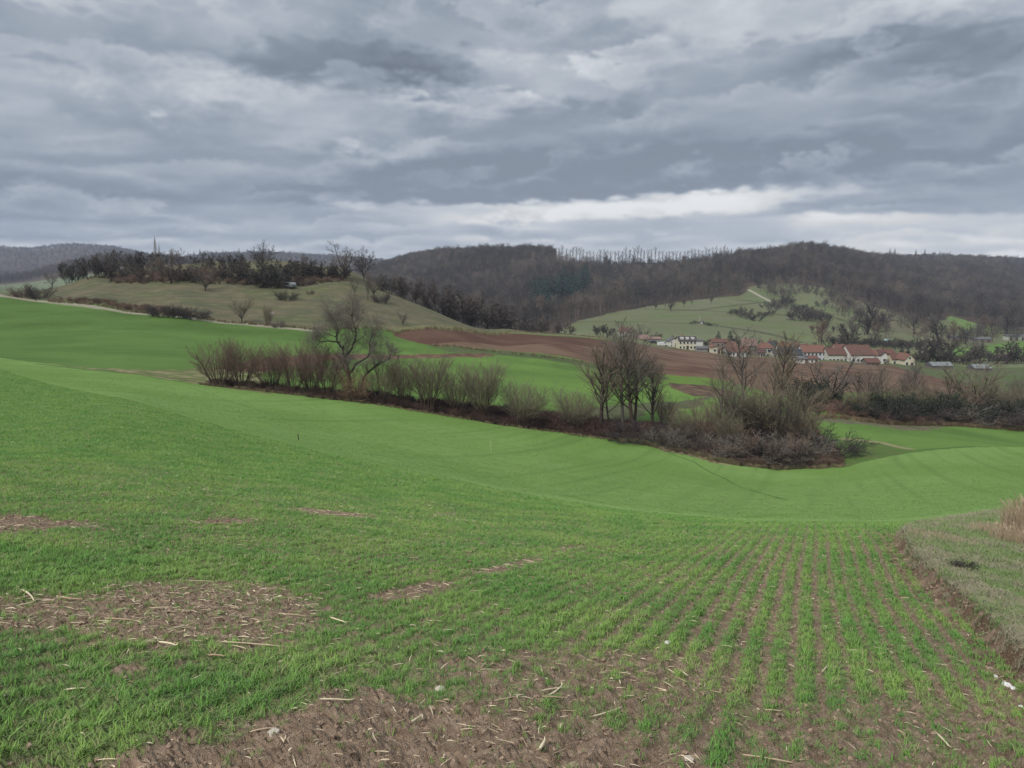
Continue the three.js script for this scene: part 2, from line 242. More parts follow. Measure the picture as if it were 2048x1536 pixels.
// near ground: bare patches and lush patches of the drilled field
const patches = [
  [area([[-120, 1560], [60, 1545], [250, 1505], [450, 1455], [640, 1388], [760, 1385], [900, 1410], [1040, 1432], [1250, 1470], [1400, 1520], [1480, 1700], [-200, 1700]]), 0.13, 0.2],
  [area([[-150, 1205], [0, 1192], [160, 1188], [240, 1172], [480, 1168], [640, 1196], [640, 1240], [560, 1276], [480, 1298], [300, 1296], [200, 1268], [0, 1252], [-150, 1250]]), 0.32, 0.42],
  [area([[730, 1204], [760, 1184], [860, 1166], [920, 1158], [900, 1176], [840, 1200]]), 0.15, 0.1],
  [area([[930, 1150], [1010, 1128], [1080, 1114], [1070, 1128], [990, 1146]]), 0.2, 0.14],
  [area([[1100, 1100], [1160, 1090], [1150, 1099]]), 0.2, 0.15],
  [area([[-100, 1034], [40, 1030], [150, 1044], [210, 1056], [100, 1060], [-100, 1060]]), 0.1, 0.3],
  [area([[360, 1046], [420, 1037], [520, 1040], [500, 1048], [400, 1051]]), 0.15, 0.3],
  [area([[560, 1016], [620, 1018], [740, 1030], [730, 1038], [640, 1032]]), 0.12, 0.3],
  [area([[860, 1030], [910, 1024], [900, 1032]]), 0.3, 0.3],
  [area([[1480, 1420], [1700, 1400], [2100, 1420], [2100, 1600], [1480, 1600]]), 0.55, 0.3],
  [area([[230, 1330], [300, 1338], [280, 1352], [225, 1348]]), 0.2, 0.06],
  [area([[860, 1330], [1000, 1310], [1300, 1300], [1420, 1340], [1380, 1440], [1060, 1430], [900, 1400]]), 0.5, 0.3],
];
const lush = [area([[-150, 1500], [0, 1500], [300, 1486], [470, 1430], [640, 1380], [650, 1345], [520, 1330], [300, 1390], [0, 1400], [-150, 1400]]), area([[-150, 1190], [0, 1186], [180, 1182], [260, 1160], [420, 1150], [300, 1110], [0, 1080], [-150, 1080]])];
const hash = (n) => { const s = Math.sin(n * 127.1 + 3.7) * 43758.5453; return s - Math.floor(s); };
function cover(x, z) {                                                       // how closely the seedlings stand, 0..1
  const D = -z;
  let c = 0.95 + 0.3 * fbm(nB, x * 0.45, z * 0.45, 3) + 0.18 * nC(x * 2.3, z * 2.3);
  const r = rowAt(x, z), wr = sstep(rowFrom - 1.3, rowFrom + 0.5, r * ROW) * (1 - 0.6 * sstep(13, 17, D));
  const gap = sstep(0.12, 0.5, Math.abs(r - Math.round(r)) - 0.08 * hash(Math.round(r)) + 0.06 * nC(x * 4, z * 4));
  c = lerp(c, c * (1 - gap) * lerp(0.72, 1, hash(Math.round(r) + 9)), lerp(0.3, 1, wr));
  const fa = fbm(nA, x * 2.2, z * 2.2, 3), fb = fbm(nB, x * 2.2, z * 2.2, 3);
  for (const [a, v, e] of patches) { const s = a.soft(x + e * 0.8 * fa, z + e * 1.6 * fb, e * 0.8); if (s > 0) c = lerp(c, v * (0.6 + 0.8 * nB(x * 5, z * 5)), s); }
  for (const a of lush) { const s = a.soft(x + 0.2 * nA(x * 2, z * 2), z + 0.2 * nB(x * 2, z * 2), 0.15); if (s > 0) c = lerp(c, 1.15, s * 0.9); }
  return clamp(c, 0, 1.2);
}
const C = {
  soil: alb(170, 146, 124), soilDark: alb(130, 108, 89), soilPale: alb(200, 180, 157), near: alb(100, 137, 66), nearPale: alb(120, 151, 84), pale: alb(127, 158, 85), pale2: alb(114, 146, 71), upper: alb(100, 129, 66), upper2: alb(88, 115, 56),
  red: alb(100, 73, 61), tan: alb(130, 106, 87), olive: alb(102, 104, 80), straw: alb(158, 144, 114), dry: alb(118, 111, 88), turf: alb(100, 114, 66), track: alb(172, 162, 144), litter: alb(84, 66, 58),
  meadow: alb(124, 128, 97), meadowGreen: alb(112, 125, 79), forest: alb(80, 70, 60), lime: alb(116, 142, 66),
};
function landColour(x, z, near) {
  const D = -z;
  let c;
  const n1 = fbm(nA, x * 0.035, z * 0.035, 3), n2 = fbm(nB, x * 0.3, z * 0.3, 3), n3 = nC(x * 1.7, z * 1.7);
  if (D > 345 && !ploughTan.at(x, z) || valleyMeadow.at(x, z) && !ploughTan.at(x, z)) {
    c = mixc(C.meadow, C.meadowGreen, clamp(0.5 + 1.2 * fbm(nA, x * 0.012, z * 0.012, 3)));
    c = mixc(c, C.dry, clamp(0.25 + 0.9 * fbm(nB, x * 0.02, z * 0.03, 4)) * 0.7);
    if (greyField.at(x, z, 3, 0.05)) c = mixc(c, alb(117, 123, 92), 0.75);
    if (dryBand.at(x, z, 8, 0.03)) c = mixc(c, C.dry, 0.8);
    if (valleyCrop.at(x, z)) c = mixc(C.upper, C.pale2, clamp(0.5 + n1));
    if (pocket.at(x, z, 4, 0.03)) c = mixc(C.pale2, C.meadow, 0.3);
    for (const t of terraces) { const s = t(x + 2 * n1, z); if (s) c = mixc(c, alb(84, 84, 64), s * 0.8); }
    const s = hillPath(x, z); if (s) c = mixc(c, alb(186, 178, 160), s);
    if (!valleyMeadow.at(x, z, 6, 0.02) && D > 430) c = mixc(C.forest, alb(96, 82, 68), clamp(0.5 + n1));
    if (x < -150 && D > 230 && D < 1500) c = mixc(alb(112, 128, 98), C.meadow, clamp(0.5 + n1));
    const g = 1 + 0.16 * n2; return [c[0] * g, c[1] * g, c[2] * g];
  }
  if (hillMeadow.at(x, z, 1.5, 0.1)) {
    c = mixc(C.olive, C.dry, clamp(0.5 + 1.3 * fbm(nA, x * 0.05, z * 0.08, 4)));
    c = mixc(c, C.turf, clamp(-0.1 + 1.1 * fbm(nB, x * 0.03 + 7, z * 0.05, 3)));
    c = mixc(c, C.straw, clamp(fbm(nC, x * 0.12, z * 0.2, 3)) * 0.6);
    c = mixc(c, alb(92, 84, 66), clamp(0.8 * fbm(nB, x * 0.25, z * 0.4, 3)) * 0.6 + clamp(n3 * 0.5 - 0.1) * 0.4);
    const s = grassTrack(x, z); if (s) c = mixc(c, mixc(C.turf, C.straw, 0.45 + 0.3 * n2), s * 0.8);
  } else if (ploughRed.at(x, z, 1, 0.1)) { c = mixc(C.red, C.tan, clamp(0.12 + 0.5 * n1)); }
  else if (ploughTan.at(x, z, 1, 0.1)) { c = mixc(C.tan, C.red, clamp(0.3 + 1.1 * n1 + 0.35 * nB((z + x * 0.25) * 0.25, x * 0.02) + 0.3 * n2)); }
  else if (paleCrop.at(x, z, 0.8, 0.15)) {
    c = mixc(C.pale, C.pale2, clamp(0.4 + 1.6 * n1 + 0.9 * n2));
    const a = alongAt(x, z), r = rowAt(x, z); c = mixc(c, C.nearPale, clamp(0.25 * nA(r * 0.35, a * 0.02) + 0.12));
    c = mixc(c, alb(84, 122, 60), clamp(0.55 * nB(r * 0.11 + 40, a * 0.012) - 0.12) + clamp(0.5 * n3 - 0.2) * 0.35);
    c = mixc(c, C.straw, clamp((n3 - 0.5) * 2 * sstep(-0.05, 0.35, fbm(nC, x * 0.08, z * 0.08, 3))) * 0.75);
  } else if (rightCrop.at(x, z, 0.8, 0.1)) { c = mixc(mixc(C.upper, C.pale2, 0.5), C.upper2, clamp(0.3 + n1)); }
  else if (D < 130 && isNear(x, z)) {
    c = mixc(C.near, C.nearPale, clamp(0.3 + 0.7 * n1 + 0.5 * n2));
    const k = clamp(cover(x, z) + 0.12 * n3), soil = mixc(mixc(C.soil, C.soilDark, clamp(0.4 + 0.9 * fbm(nB, x * 6, z * 6, 3))), C.soilPale, clamp(0.9 * fbm(nA, x * 11, z * 11, 3)));
    c = mixc(soil, c, near ? 0.65 * sstep(0.2, 0.95, k) : sstep(0.25, 0.75, k));
  } else {
    c = mixc(C.upper, C.upper2, clamp(0.4 + 1.3 * fbm(nA, x * 0.03, z * 0.05, 3) + 0.3 * n2));
    c = mixc(c, alb(76, 106, 52), clamp(0.5 * nB((0.5 * x + z) * 0.5, x * 0.03) - 0.1) + clamp(0.4 * n3 - 0.15) * 0.3);
    if (D > 100) c = mixc(c, C.pale2, clamp(0.45 + n1) * sstep(-60, 15, x + 8 * n1));
    if (limeCrop.at(x, z, 0.8)) c = mixc(C.lime, C.upper, 0.3 + 0.4 * n2);
    if (headland.at(x, z, 0.8)) c = mixc(C.upper2, C.olive, clamp(0.55 + 0.6 * n2));
    if (thinPlough.at(x, z, 1)) c = mixc(C.red, C.tan, clamp(0.5 + n2));
    if (fringe.at(x, z, 1)) c = mixc(alb(86, 72, 60), C.tan, clamp(0.35 + n2));
    if (oldTurf.at(x, z, 1.2)) c = mixc(alb(86, 92, 62), C.olive, clamp(0.4 + n2));
    if (D > 150 && x > 95) c = mixc(alb(96, 110, 66), C.olive, clamp(0.4 + n1));
  }
  if (hedgeGrass.at(x, z, 1)) c = mixc(C.turf, C.straw, clamp(0.35 + 0.9 * n2));
  if (bankGrass.at(x, z, 0.8)) c = mixc(C.turf, C.upper2, clamp(0.5 + n2));
  if (ledgeGrass.at(x, z, 0.8)) c = mixc(C.olive, C.dry, clamp(0.5 + n2));
  if (hedgeFloor.at(x, z, 0.8)) c = mixc(C.litter, alb(104, 84, 64), clamp(0.35 + n2));
  if (D < 40) { const v = vergeAt(x, z); if (v > -0.35) { const t = v + 0.09 * n3; c = t < 0.06 ? mixc(C.soilDark, C.soil, clamp(0.35 + 0.8 * n3)) : mixc(mixc(C.turf, C.olive, clamp(0.5 + n2)), C.dry, clamp(0.4 + 0.8 * n2)); } }
  let s = trackFn(x, z); if (s) c = mixc(c, C.track, s * clamp(0.85 + 0.3 * n2));
  s = dryRim(x, z); if (s) c = mixc(c, C.straw, s * 0.9);
  fieldLines.forEach((f, i) => { const q = f(x, z); if (q) c = mixc(c, [alb(62, 84, 42), alb(60, 92, 44), alb(86, 92, 56), C.straw][i] ?? alb(86, 112, 62), q * (i < 4 ? 0.85 : 0.5 * clamp(0.6 + n2 + 0.6 * n3))); });
  const g = 1 + 0.07 * n3 + 0.08 * n2;
  return [c[0] * g, c[1] * g, c[2] * g];
}
const nearPoly = [...browLine, [80, 20], [-80, 20]];
const isNear = (x, z) => inside(nearPoly, x, z);
function planTexture(x0, x1, z0, z1, W, Hh, near) {                           // z0 is the far edge
  const d = new Uint8Array(W * Hh * 4);
  for (let j = 0; j < Hh; j++) for (let i = 0; i < W; i++) {
    const x = lerp(x0, x1, (i + 0.5) / W), z = lerp(z1, z0, (j + 0.5) / Hh), o = (j * W + i) * 4;
    if (Math.abs(x) > -0.78 * z + 1 && i % 4) { for (let k = 0; k < 4; k++) d[o + k] = d[o - 4 + k]; continue; }   // coarser well outside the view
    const c = landColour(x, z, near);
    for (let k = 0; k < 3; k++) d[o + k] = clamp(toSrgb(clamp(c[k])), 0, 1) * 255;
    d[o + 3] = 255;
  }
  const t = new THREE.DataTexture(d, W, Hh);
  t.colorSpace = THREE.SRGBColorSpace; t.magFilter = t.minFilter = THREE.LinearFilter; t.needsUpdate = true;
  t.userData = { x0, x1, z0, z1 };
  return t;
}
function noiseTexture(W, f) {                                                // tiling-free enough relief for crops and clods
  const d = new Uint8Array(W * W * 4);
  for (let j = 0; j < W; j++) for (let i = 0; i < W; i++) {
    const a = i / W * 2 * Math.PI, b = j / W * 2 * Math.PI, wrap = (n, s) => n(Math.cos(a) * s + 3, Math.sin(a) * s + Math.cos(b) * s) + n(Math.sin(b) * s - 7, Math.cos(a) * s * 0.7 + Math.sin(b) * s);
    let v = 0, am = 0.5; for (let k = 0, s = f; k < 4; k++, s *= 2.1, am *= 0.6) v += am * wrap(k % 2 ? nA : nB, s) * 0.5;
    const q = clamp(0.5 + 0.55 * v) * 255, o = (j * W + i) * 4; d[o] = d[o + 1] = d[o + 2] = q; d[o + 3] = 255;
  }
  const t = new THREE.DataTexture(d, W, W); t.wrapS = t.wrapT = THREE.RepeatWrapping; t.magFilter = t.minFilter = THREE.LinearFilter; t.needsUpdate = true; return t;
}
const reliefTex = noiseTexture(512, 5);
const landMat = (tex, bump, size) => {
  const b = reliefTex.clone(); b.channel = 1; b.repeat.set(1 / size, 1 / size); b.needsUpdate = true;
  return new THREE.MeshPhysicalMaterial({ map: tex, roughness: 1, bumpMap: b, bumpScale: bump, specularIntensity: 0.25 });
};
const rings = [
  { d0: 2, d1: 22, nu: 640, nv: 340, mat: landMat(planTexture(-20, 20, -22.2, -1.8, 2048, 1024, true), 0.03, 0.33), tex: [-20, 20, -22.2, -1.8] },
  { d0: 22, d1: 150, nu: 380, nv: 230, mat: landMat(planTexture(-128, 128, -151, -21, 1536, 780, false), 0.10, 2.3), tex: [-128, 128, -151, -21] },
  { d0: 150, d1: 480, nu: 380, nv: 170, mat: landMat(planTexture(-400, 400, -484, -148, 1536, 660, false), 0.35, 7), tex: [-400, 400, -484, -148] },
  { d0: 480, d1: 1100, nu: 380, nv: 120, mat: landMat(planTexture(-620, 900, -1106, -476, 1280, 530, false), 1.2, 24), tex: [-620, 900, -1106, -476] },
  { d0: 1100, d1: 5000, nu: 380, nv: 150, mat: landMat(planTexture(-4200, 4200, -5010, -1096, 512, 256, false), 4, 120), tex: [-4200, 4200, -5010, -1096] },
];
const landKinds = [
  ['drilled_field', (x, z) => isNear(x, z) && vergeAt(x, z) <= 0], ['grass_verge_ground', (x, z) => -z < 40 && vergeAt(x, z) > 0], ['pale_crop_field', (x, z) => paleCrop.at(x, z)], ['farm_track', (x, z) => -z > 100 && trackFn(x, z) > 0.5],
  ['orchard_hill', (x, z) => hillMeadow.at(x, z)], ['ploughed_field', (x, z) => ploughRed.at(x, z) || ploughTan.at(x, z)], ['valley_meadow', (x, z) => valleyMeadow.at(x, z)], ['hedge_bank_ground', (x, z) => hedgeFloor.at(x, z)], ['wooded_hills', (x, z) => -z > 430], ['upper_crop_field', () => true],
];
rings.forEach((R, ri) => {
  const NU = R.nu, NV = R.nv, pos = [], uv = [], uv1 = [], S = 0.95;
  for (let j = 0; j <= NV; j++) {
    const D = Math.exp(lerp(Math.log(R.d0), Math.log(R.d1), j / NV));
    for (let i = 0; i <= NU; i++) {
      const x = lerp(-S, S, i / NU) * D;
      let y = H(x, -D);
      if (ri === 0) {
        if (j === NV && i % 2) y = (H(lerp(-S, S, (i - 1) / NU) * D, -D) + H(lerp(-S, S, (i + 1) / NU) * D, -D)) / 2;
        else y += micro(x, -D);
      }
      if (j === 0 && ri === 1) y = H(x, -D);
      pos.push(x, y, -D);
      uv.push((x - R.tex[0]) / (R.tex[1] - R.tex[0]), (-D - R.tex[3]) / (R.tex[2] - R.tex[3]));
      uv1.push(x, D);
    }
  }
  const byKind = landKinds.map(() => []);
  for (let j = 0; j < NV; j++) for (let i = 0; i < NU; i++) {
    const a = j * (NU + 1) + i, b = a + NU + 2, x = (pos[a * 3] + pos[b * 3]) / 2, z = (pos[a * 3 + 2] + pos[b * 3 + 2]) / 2, k = landKinds.findIndex(([, f]) => f(x, z));
    byKind[k].push(a, a + 1, a + NU + 1, a + 1, b, a + NU + 1);
  }
  const whole = new THREE.BufferGeometry();
  whole.setAttribute('position', new THREE.Float32BufferAttribute(pos, 3)); whole.setIndex(byKind.flat()); whole.computeVertexNormals();
  const nor = whole.attributes.normal.array;
  R.parts = {};
  byKind.forEach((list, k) => {
    if (!list.length) return;
    const map = new Map(), p = [], n = [], t = [], t1 = [], idx = [];
    for (const v of list) { if (!map.has(v)) { map.set(v, map.size); p.push(pos[v * 3], pos[v * 3 + 1], pos[v * 3 + 2]); n.push(nor[v * 3], nor[v * 3 + 1], nor[v * 3 + 2]); t.push(uv[v * 2], uv[v * 2 + 1]); t1.push(uv1[v * 2], uv1[v * 2 + 1]); } idx.push(map.get(v)); }
    const g = new THREE.BufferGeometry();
    g.setAttribute('position', new THREE.Float32BufferAttribute(p, 3)); g.setAttribute('normal', new THREE.Float32BufferAttribute(n, 3)); g.setAttribute('uv', new THREE.Float32BufferAttribute(t, 2)); g.setAttribute('uv1', new THREE.Float32BufferAttribute(t1, 2)); g.setIndex(idx);
    R.parts[landKinds[k][0]] = g;
  });
});
for (const [name] of landKinds) {                                            // one object for each field, its rings joined
  const gs = [], ms = [];
  for (const R of rings) if (R.parts[name]) { gs.push(R.parts[name]); ms.push(R.mat); }
  if (!gs.length) continue;
  const m = new THREE.Mesh(gs.length > 1 ? mergeGeometries(gs, true) : gs[0], gs.length > 1 ? ms : ms[0]);
  m.name = name; m.userData.kind = 'structure'; scene.add(m);
}
{ // the ground underfoot and behind the camera
  const g = new THREE.PlaneGeometry(90, 42, 60, 30); g.rotateX(-Math.PI / 2); g.translate(0, 0, 19);
  const p = g.attributes.position; for (let i = 0; i < p.count; i++) p.setY(i, -PLANE_A * -p.getZ(i) - PLANE_B * p.getX(i) - (p.getZ(i) < -1.9 ? 0.15 : 0.03) - Math.max(0, p.getZ(i)) * 0.15);
  g.computeVertexNormals();
  const m = new THREE.Mesh(g, new THREE.MeshPhysicalMaterial({ color: rgb(...mixc(C.soil, C.near, 0.6)), roughness: 1, specularIntensity: 0.2 })); m.name = 'ground'; m.userData.kind = 'structure'; scene.add(m);
}

for (const side of [-1, 1]) { // the fields go on to either side of the view
  const pos = [], idx = [], NS = 16, ND = 70;
  for (let j = 0; j <= ND; j++) { const D = Math.exp(lerp(Math.log(1.2), Math.log(420), j / ND)); for (let i = 0; i <= NS; i++) { const x = side * (0.93 * D + Math.pow(i / NS, 1.6) * (14 + D * 0.8)); pos.push(x, H(x, -D) - 0.02 - D * 0.0012, -D); } }
  for (let j = 0; j < ND; j++) for (let i = 0; i < NS; i++) { const a = j * (NS + 1) + i, b = a + 1, c = a + NS + 1, d = c + 1; side > 0 ? idx.push(a, b, c, b, d, c) : idx.push(a, c, b, b, c, d); }
  const g = new THREE.BufferGeometry(); g.setAttribute('position', new THREE.Float32BufferAttribute(pos, 3)); g.setIndex(idx); g.computeVertexNormals();
  const m = new THREE.Mesh(g, new THREE.MeshPhysicalMaterial({ color: rgb(...(side > 0 ? mixc(C.turf, C.pale2, 0.5) : mixc(C.near, C.pale2, 0.4))), roughness: 1, specularIntensity: 0.2 })); m.name = side > 0 ? 'side_field' : 'outer_field'; m.userData.kind = 'structure'; scene.add(m);
}

// ---------- woody plants ----------
const taken = new Map();
function numbered(name) { const k = taken.get(name) ?? 0; taken.set(name, k + 1); return k ? name + '_' + String(k).padStart(3, '0') : name; }
function put(o, name, label, category, group) { o.name = numbered(name); o.userData = { label, category }; if (group) o.userData.group = group; scene.add(o); return o; }
function part(parent, name, geo, mat, label) { const m = new THREE.Mesh(geo, mat); m.name = name; if (label) m.userData.label = label; parent.add(m); return m; }
const flat = (c, rough = 0.95) => new THREE.MeshStandardMaterial({ color: rgb(...c), roughness: rough });

class Tubes {                                                                // tapered limbs collected into one geometry
  constructor() { this.p = []; this.n = []; this.i = []; }
  add(path, radii, sides) {
    const base = this.p.length / 3, t = new THREE.Vector3(), a = new THREE.Vector3(), b = new THREE.Vector3();
    for (let k = 0; k < path.length; k++) {
      t.copy(path[Math.min(k + 1, path.length - 1)]).sub(path[Math.max(k - 1, 0)]).normalize();
      a.set(t.y, t.z, t.x).cross(t); if (a.lengthSq() < 1e-6) a.set(1, 0, 0).cross(t); a.normalize(); b.crossVectors(t, a);
      for (let s = 0; s < sides; s++) { const q = s / sides * Math.PI * 2 + k * 0.3, c = Math.cos(q), d = Math.sin(q), r = radii[k]; this.n.push(a.x * c + b.x * d, a.y * c + b.y * d, a.z * c + b.z * d); this.p.push(path[k].x + (a.x * c + b.x * d) * r, path[k].y + (a.y * c + b.y * d) * r, path[k].z + (a.z * c + b.z * d) * r); }
    }
    for (let k = 0; k < path.length - 1; k++) for (let s = 0; s < sides; s++) { const u = base + k * sides + s, v = base + k * sides + (s + 1) % sides; this.i.push(u, v, u + sides, v, v + sides, u + sides); }
  }
  leaf(c, s, rnd) { const base = this.p.length / 3, a = new THREE.Vector3(rnd() - 0.5, rnd() - 0.5, rnd() - 0.5).normalize(), b = new THREE.Vector3(rnd() - 0.5, rnd() - 0.5, rnd() - 0.5).cross(a).normalize(), n = new THREE.Vector3().crossVectors(a, b);
    for (const [x, y] of [[-1, 0], [0, -0.55], [1, 0], [0, 0.55]]) { this.p.push(c.x + (a.x * x + b.x * y) * s, c.y + (a.y * x + b.y * y) * s, c.z + (a.z * x + b.z * y) * s); this.n.push(n.x, n.y, n.z); }
    this.i.push(base, base + 1, base + 2, base, base + 2, base + 3); }
  build() { const g = new THREE.BufferGeometry(); g.setAttribute('position', new THREE.Float32BufferAttribute(this.p, 3)); g.setAttribute('normal', new THREE.Float32BufferAttribute(this.n, 3)); g.setIndex(this.i); return g; }
}
const UPV = new THREE.Vector3(0, 1, 0);
// o.stems, o.tilt, o.base: how the plant leaves the ground; o.lv: for each order of branching its share of length, number, angle, wander, upward pull, first position
function growPlant(seed, o) {
  const rnd = rngOf(seed), wood = new Tubes(), twigs = new Tubes(), gauss = () => rnd() + rnd() + rnd() - 1.5;
  let top = 0, n = 0;
  const grow = (pos, dir, len, rad, lv) => {
    const L = o.lv[lv], segs = L.seg ?? [7, 5, 4, 2, 2][lv], path = [pos.clone()], radii = [rad], d = dir.clone(), p = pos.clone(), tip = L.tip ?? 0.25, min = o.min ?? 0.006;
    for (let k = 1; k <= segs; k++) {
      d.x += gauss() * L.wander; d.y += gauss() * L.wander * 0.7 + L.up; d.z += gauss() * L.wander; d.normalize();
      p.addScaledVector(d, len / segs); path.push(p.clone()); radii.push(Math.max(min, rad * lerp(1, tip, k / segs)));
      if (p.y > top) top = p.y;
    }
    (lv <= (o.woodTo ?? 1) ? wood : twigs).add(path, radii, lv === 0 ? 6 : lv === 1 ? 4 : 3);
    const next = o.lv[lv + 1];
    if (o.leaf && lv === o.lv.length - 1) for (let k = 0; k < o.leaf; k++) { const q = path[1 + (rnd() * (path.length - 1) | 0)]; twigs.leaf(new THREE.Vector3(q.x + gauss() * 0.18, q.y + gauss() * 0.18, q.z + gauss() * 0.18), o.leafSize * (0.6 + rnd() * 0.8), rnd); }
    if (!next) return;
    const count = Math.max(1, Math.round(next.n * (0.75 + rnd() * 0.5)));
    let az = rnd() * 6.28;
    for (let c = 0; c < count; c++) {
      const t = lerp(next.from, 1, (c + rnd() * 0.8) / count), fi = clamp(t, 0, 0.999) * segs, k = fi | 0, q = path[k].clone().lerp(path[k + 1], fi - k), dd = path[k + 1].clone().sub(path[k]).normalize();
      az += 2.4 + gauss() * 0.5; n++;
      const side = new THREE.Vector3(Math.cos(az), 0, Math.sin(az)); side.addScaledVector(dd, -side.dot(dd)); if (side.lengthSq() < 1e-4) side.set(1, 0, 0); side.normalize();
      const an = next.angle * (0.7 + rnd() * 0.6), cd = dd.multiplyScalar(Math.cos(an)).addScaledVector(side, Math.sin(an)).normalize();
      const cl = len * next.len * (next.even ? 1 : lerp(1.15, next.short ?? 0.55, t)) * (0.7 + rnd() * 0.6), cr = Math.max(min, Math.min(radii[k] * 0.75, rad * next.rad));
      grow(q, cd, cl, cr, lv + 1);
    }
  };
  for (let s = 0; s < o.stems; s++) {
    const az = s / o.stems * 6.28 + rnd(), tl = o.tilt * (o.stems > 1 ? Math.sqrt((s + 0.5) / o.stems) : rnd()) + gauss() * 0.05, b = o.base * Math.sqrt(rnd());
    grow(new THREE.Vector3(Math.cos(az) * b, -0.35, Math.sin(az) * b), new THREE.Vector3(Math.cos(az) * Math.sin(tl), Math.cos(tl), Math.sin(az) * Math.sin(tl)), o.h * (0.75 + rnd() * 0.35), o.r * (0.7 + rnd() * 0.5), 0);
  }
  return { wood: wood.build(), twigs: twigs.build(), top };
}
const protoCount = [];
function plant(seed, o, bark, twig, names = ['trunk', 'crown']) {             // a plant of unit height, to be copied
  const g = growPlant(seed, o), root = new THREE.Group(), k = 1 / g.top;
  g.wood.scale(k, k, k); g.twigs.scale(k, k, k);
  part(root, names[0], g.wood, bark); part(root, names[1], g.twigs, twig);
  root.userData.metres = g.top; protoCount.push((g.wood.index.count + g.twigs.index.count) / 3);
  return root;
}
const BARK = { dark: flat(alb(66, 56, 50)), grey: flat(alb(92, 84, 76)), brown: flat(alb(84, 68, 56)), black: flat(alb(50, 44, 42)), pale: flat(alb(150, 142, 128)), green: flat(alb(78, 80, 56)) };
const TWIG = { red: flat(alb(116, 96, 84)), tan: flat(alb(132, 118, 99)), olive: flat(alb(122, 112, 93)), grey: flat(alb(118, 110, 101)), dark: flat(alb(76, 68, 63)), mid: flat(alb(93, 84, 77)), black: flat(alb(64, 59, 56)), orange: flat(alb(132, 106, 84)), ivy: flat(alb(50, 57, 44)), thorn: flat(alb(66, 64, 56)), yellow: flat(alb(120, 114, 78)) };
const ST = ['stems', 'crown'];
const coppice = (seed, bark, twig, wide = 0.6) => plant(seed, { stems: 22, tilt: wide, base: 0.7, h: 5.0, r: 0.055, min: 0.011, woodTo: 0, lv: [{ wander: 0.1, up: 0.05, tip: 0.2 }, { n: 10, len: 0.42, angle: 0.6, wander: 0.16, up: 0.03, from: 0.3, rad: 0.4, seg: 3, short: 0.75 }, { n: 7, len: 0.5, angle: 0.5, wander: 0.15, up: 0.06, from: 0.15, rad: 0.6, seg: 2 }] }, bark, twig, ST);
const upright = (seed, bark, twig, o = {}) => plant(seed, { stems: 1, tilt: 0.12, base: 0, h: 13, r: 0.2, min: 0.011, ...o, lv: [{ wander: 0.05, up: 0.04, tip: 0.12, seg: 9 }, { n: o.n1 ?? 20, len: 0.46, angle: o.angle ?? 0.7, wander: 0.1, up: 0.11, from: o.from ?? 0.24, rad: 0.42, short: 0.3 }, { n: 9, len: 0.45, angle: 0.65, wander: 0.16, up: 0.07, from: 0.2, rad: 0.45, seg: 3 }, { n: 6, len: 0.5, angle: 0.6, wander: 0.15, up: 0.05, from: 0.15, rad: 0.6 }] }, bark, twig);
const broad = (seed, bark, twig, o = {}) => plant(seed, { stems: 1, tilt: 0.1, base: 0, h: 2.0, r: 0.19, min: 0.013, ...o, lv: [{ wander: 0.06, up: 0.02, tip: 0.8, seg: 4 }, { n: o.n1 ?? 8, len: o.l1 ?? 2.4, angle: o.angle ?? 0.75, wander: 0.16, up: 0.06, from: 0.55, rad: 0.62, even: true, seg: 6 }, { n: 8, len: 0.42, angle: 0.75, wander: 0.2, up: 0.05, from: 0.22, rad: 0.5 }, { n: 8, len: 0.48, angle: 0.7, wander: 0.2, up: 0.03, from: 0.15, rad: 0.5, seg: 3 }, { n: o.n4 ?? 5, len: 0.45, angle: 0.65, wander: 0.2, up: 0.02, from: 0.2, rad: 0.6 }] }, bark, twig);
const bush = (seed, bark, twig, o = {}) => plant(seed, { stems: 26, tilt: 1.15, base: 0.9, h: 2.6, r: 0.035, min: 0.011, woodTo: 0, ...o, lv: [{ wander: 0.16, up: 0.02, tip: 0.3, seg: 5 }, { n: 8, len: 0.45, angle: 0.75, wander: 0.2, up: 0.02, from: 0.15, rad: 0.5, seg: 3 }, { n: 6, len: 0.5, angle: 0.8, wander: 0.25, up: 0, from: 0.15, rad: 0.6, seg: 2 }] }, bark, twig, ST);
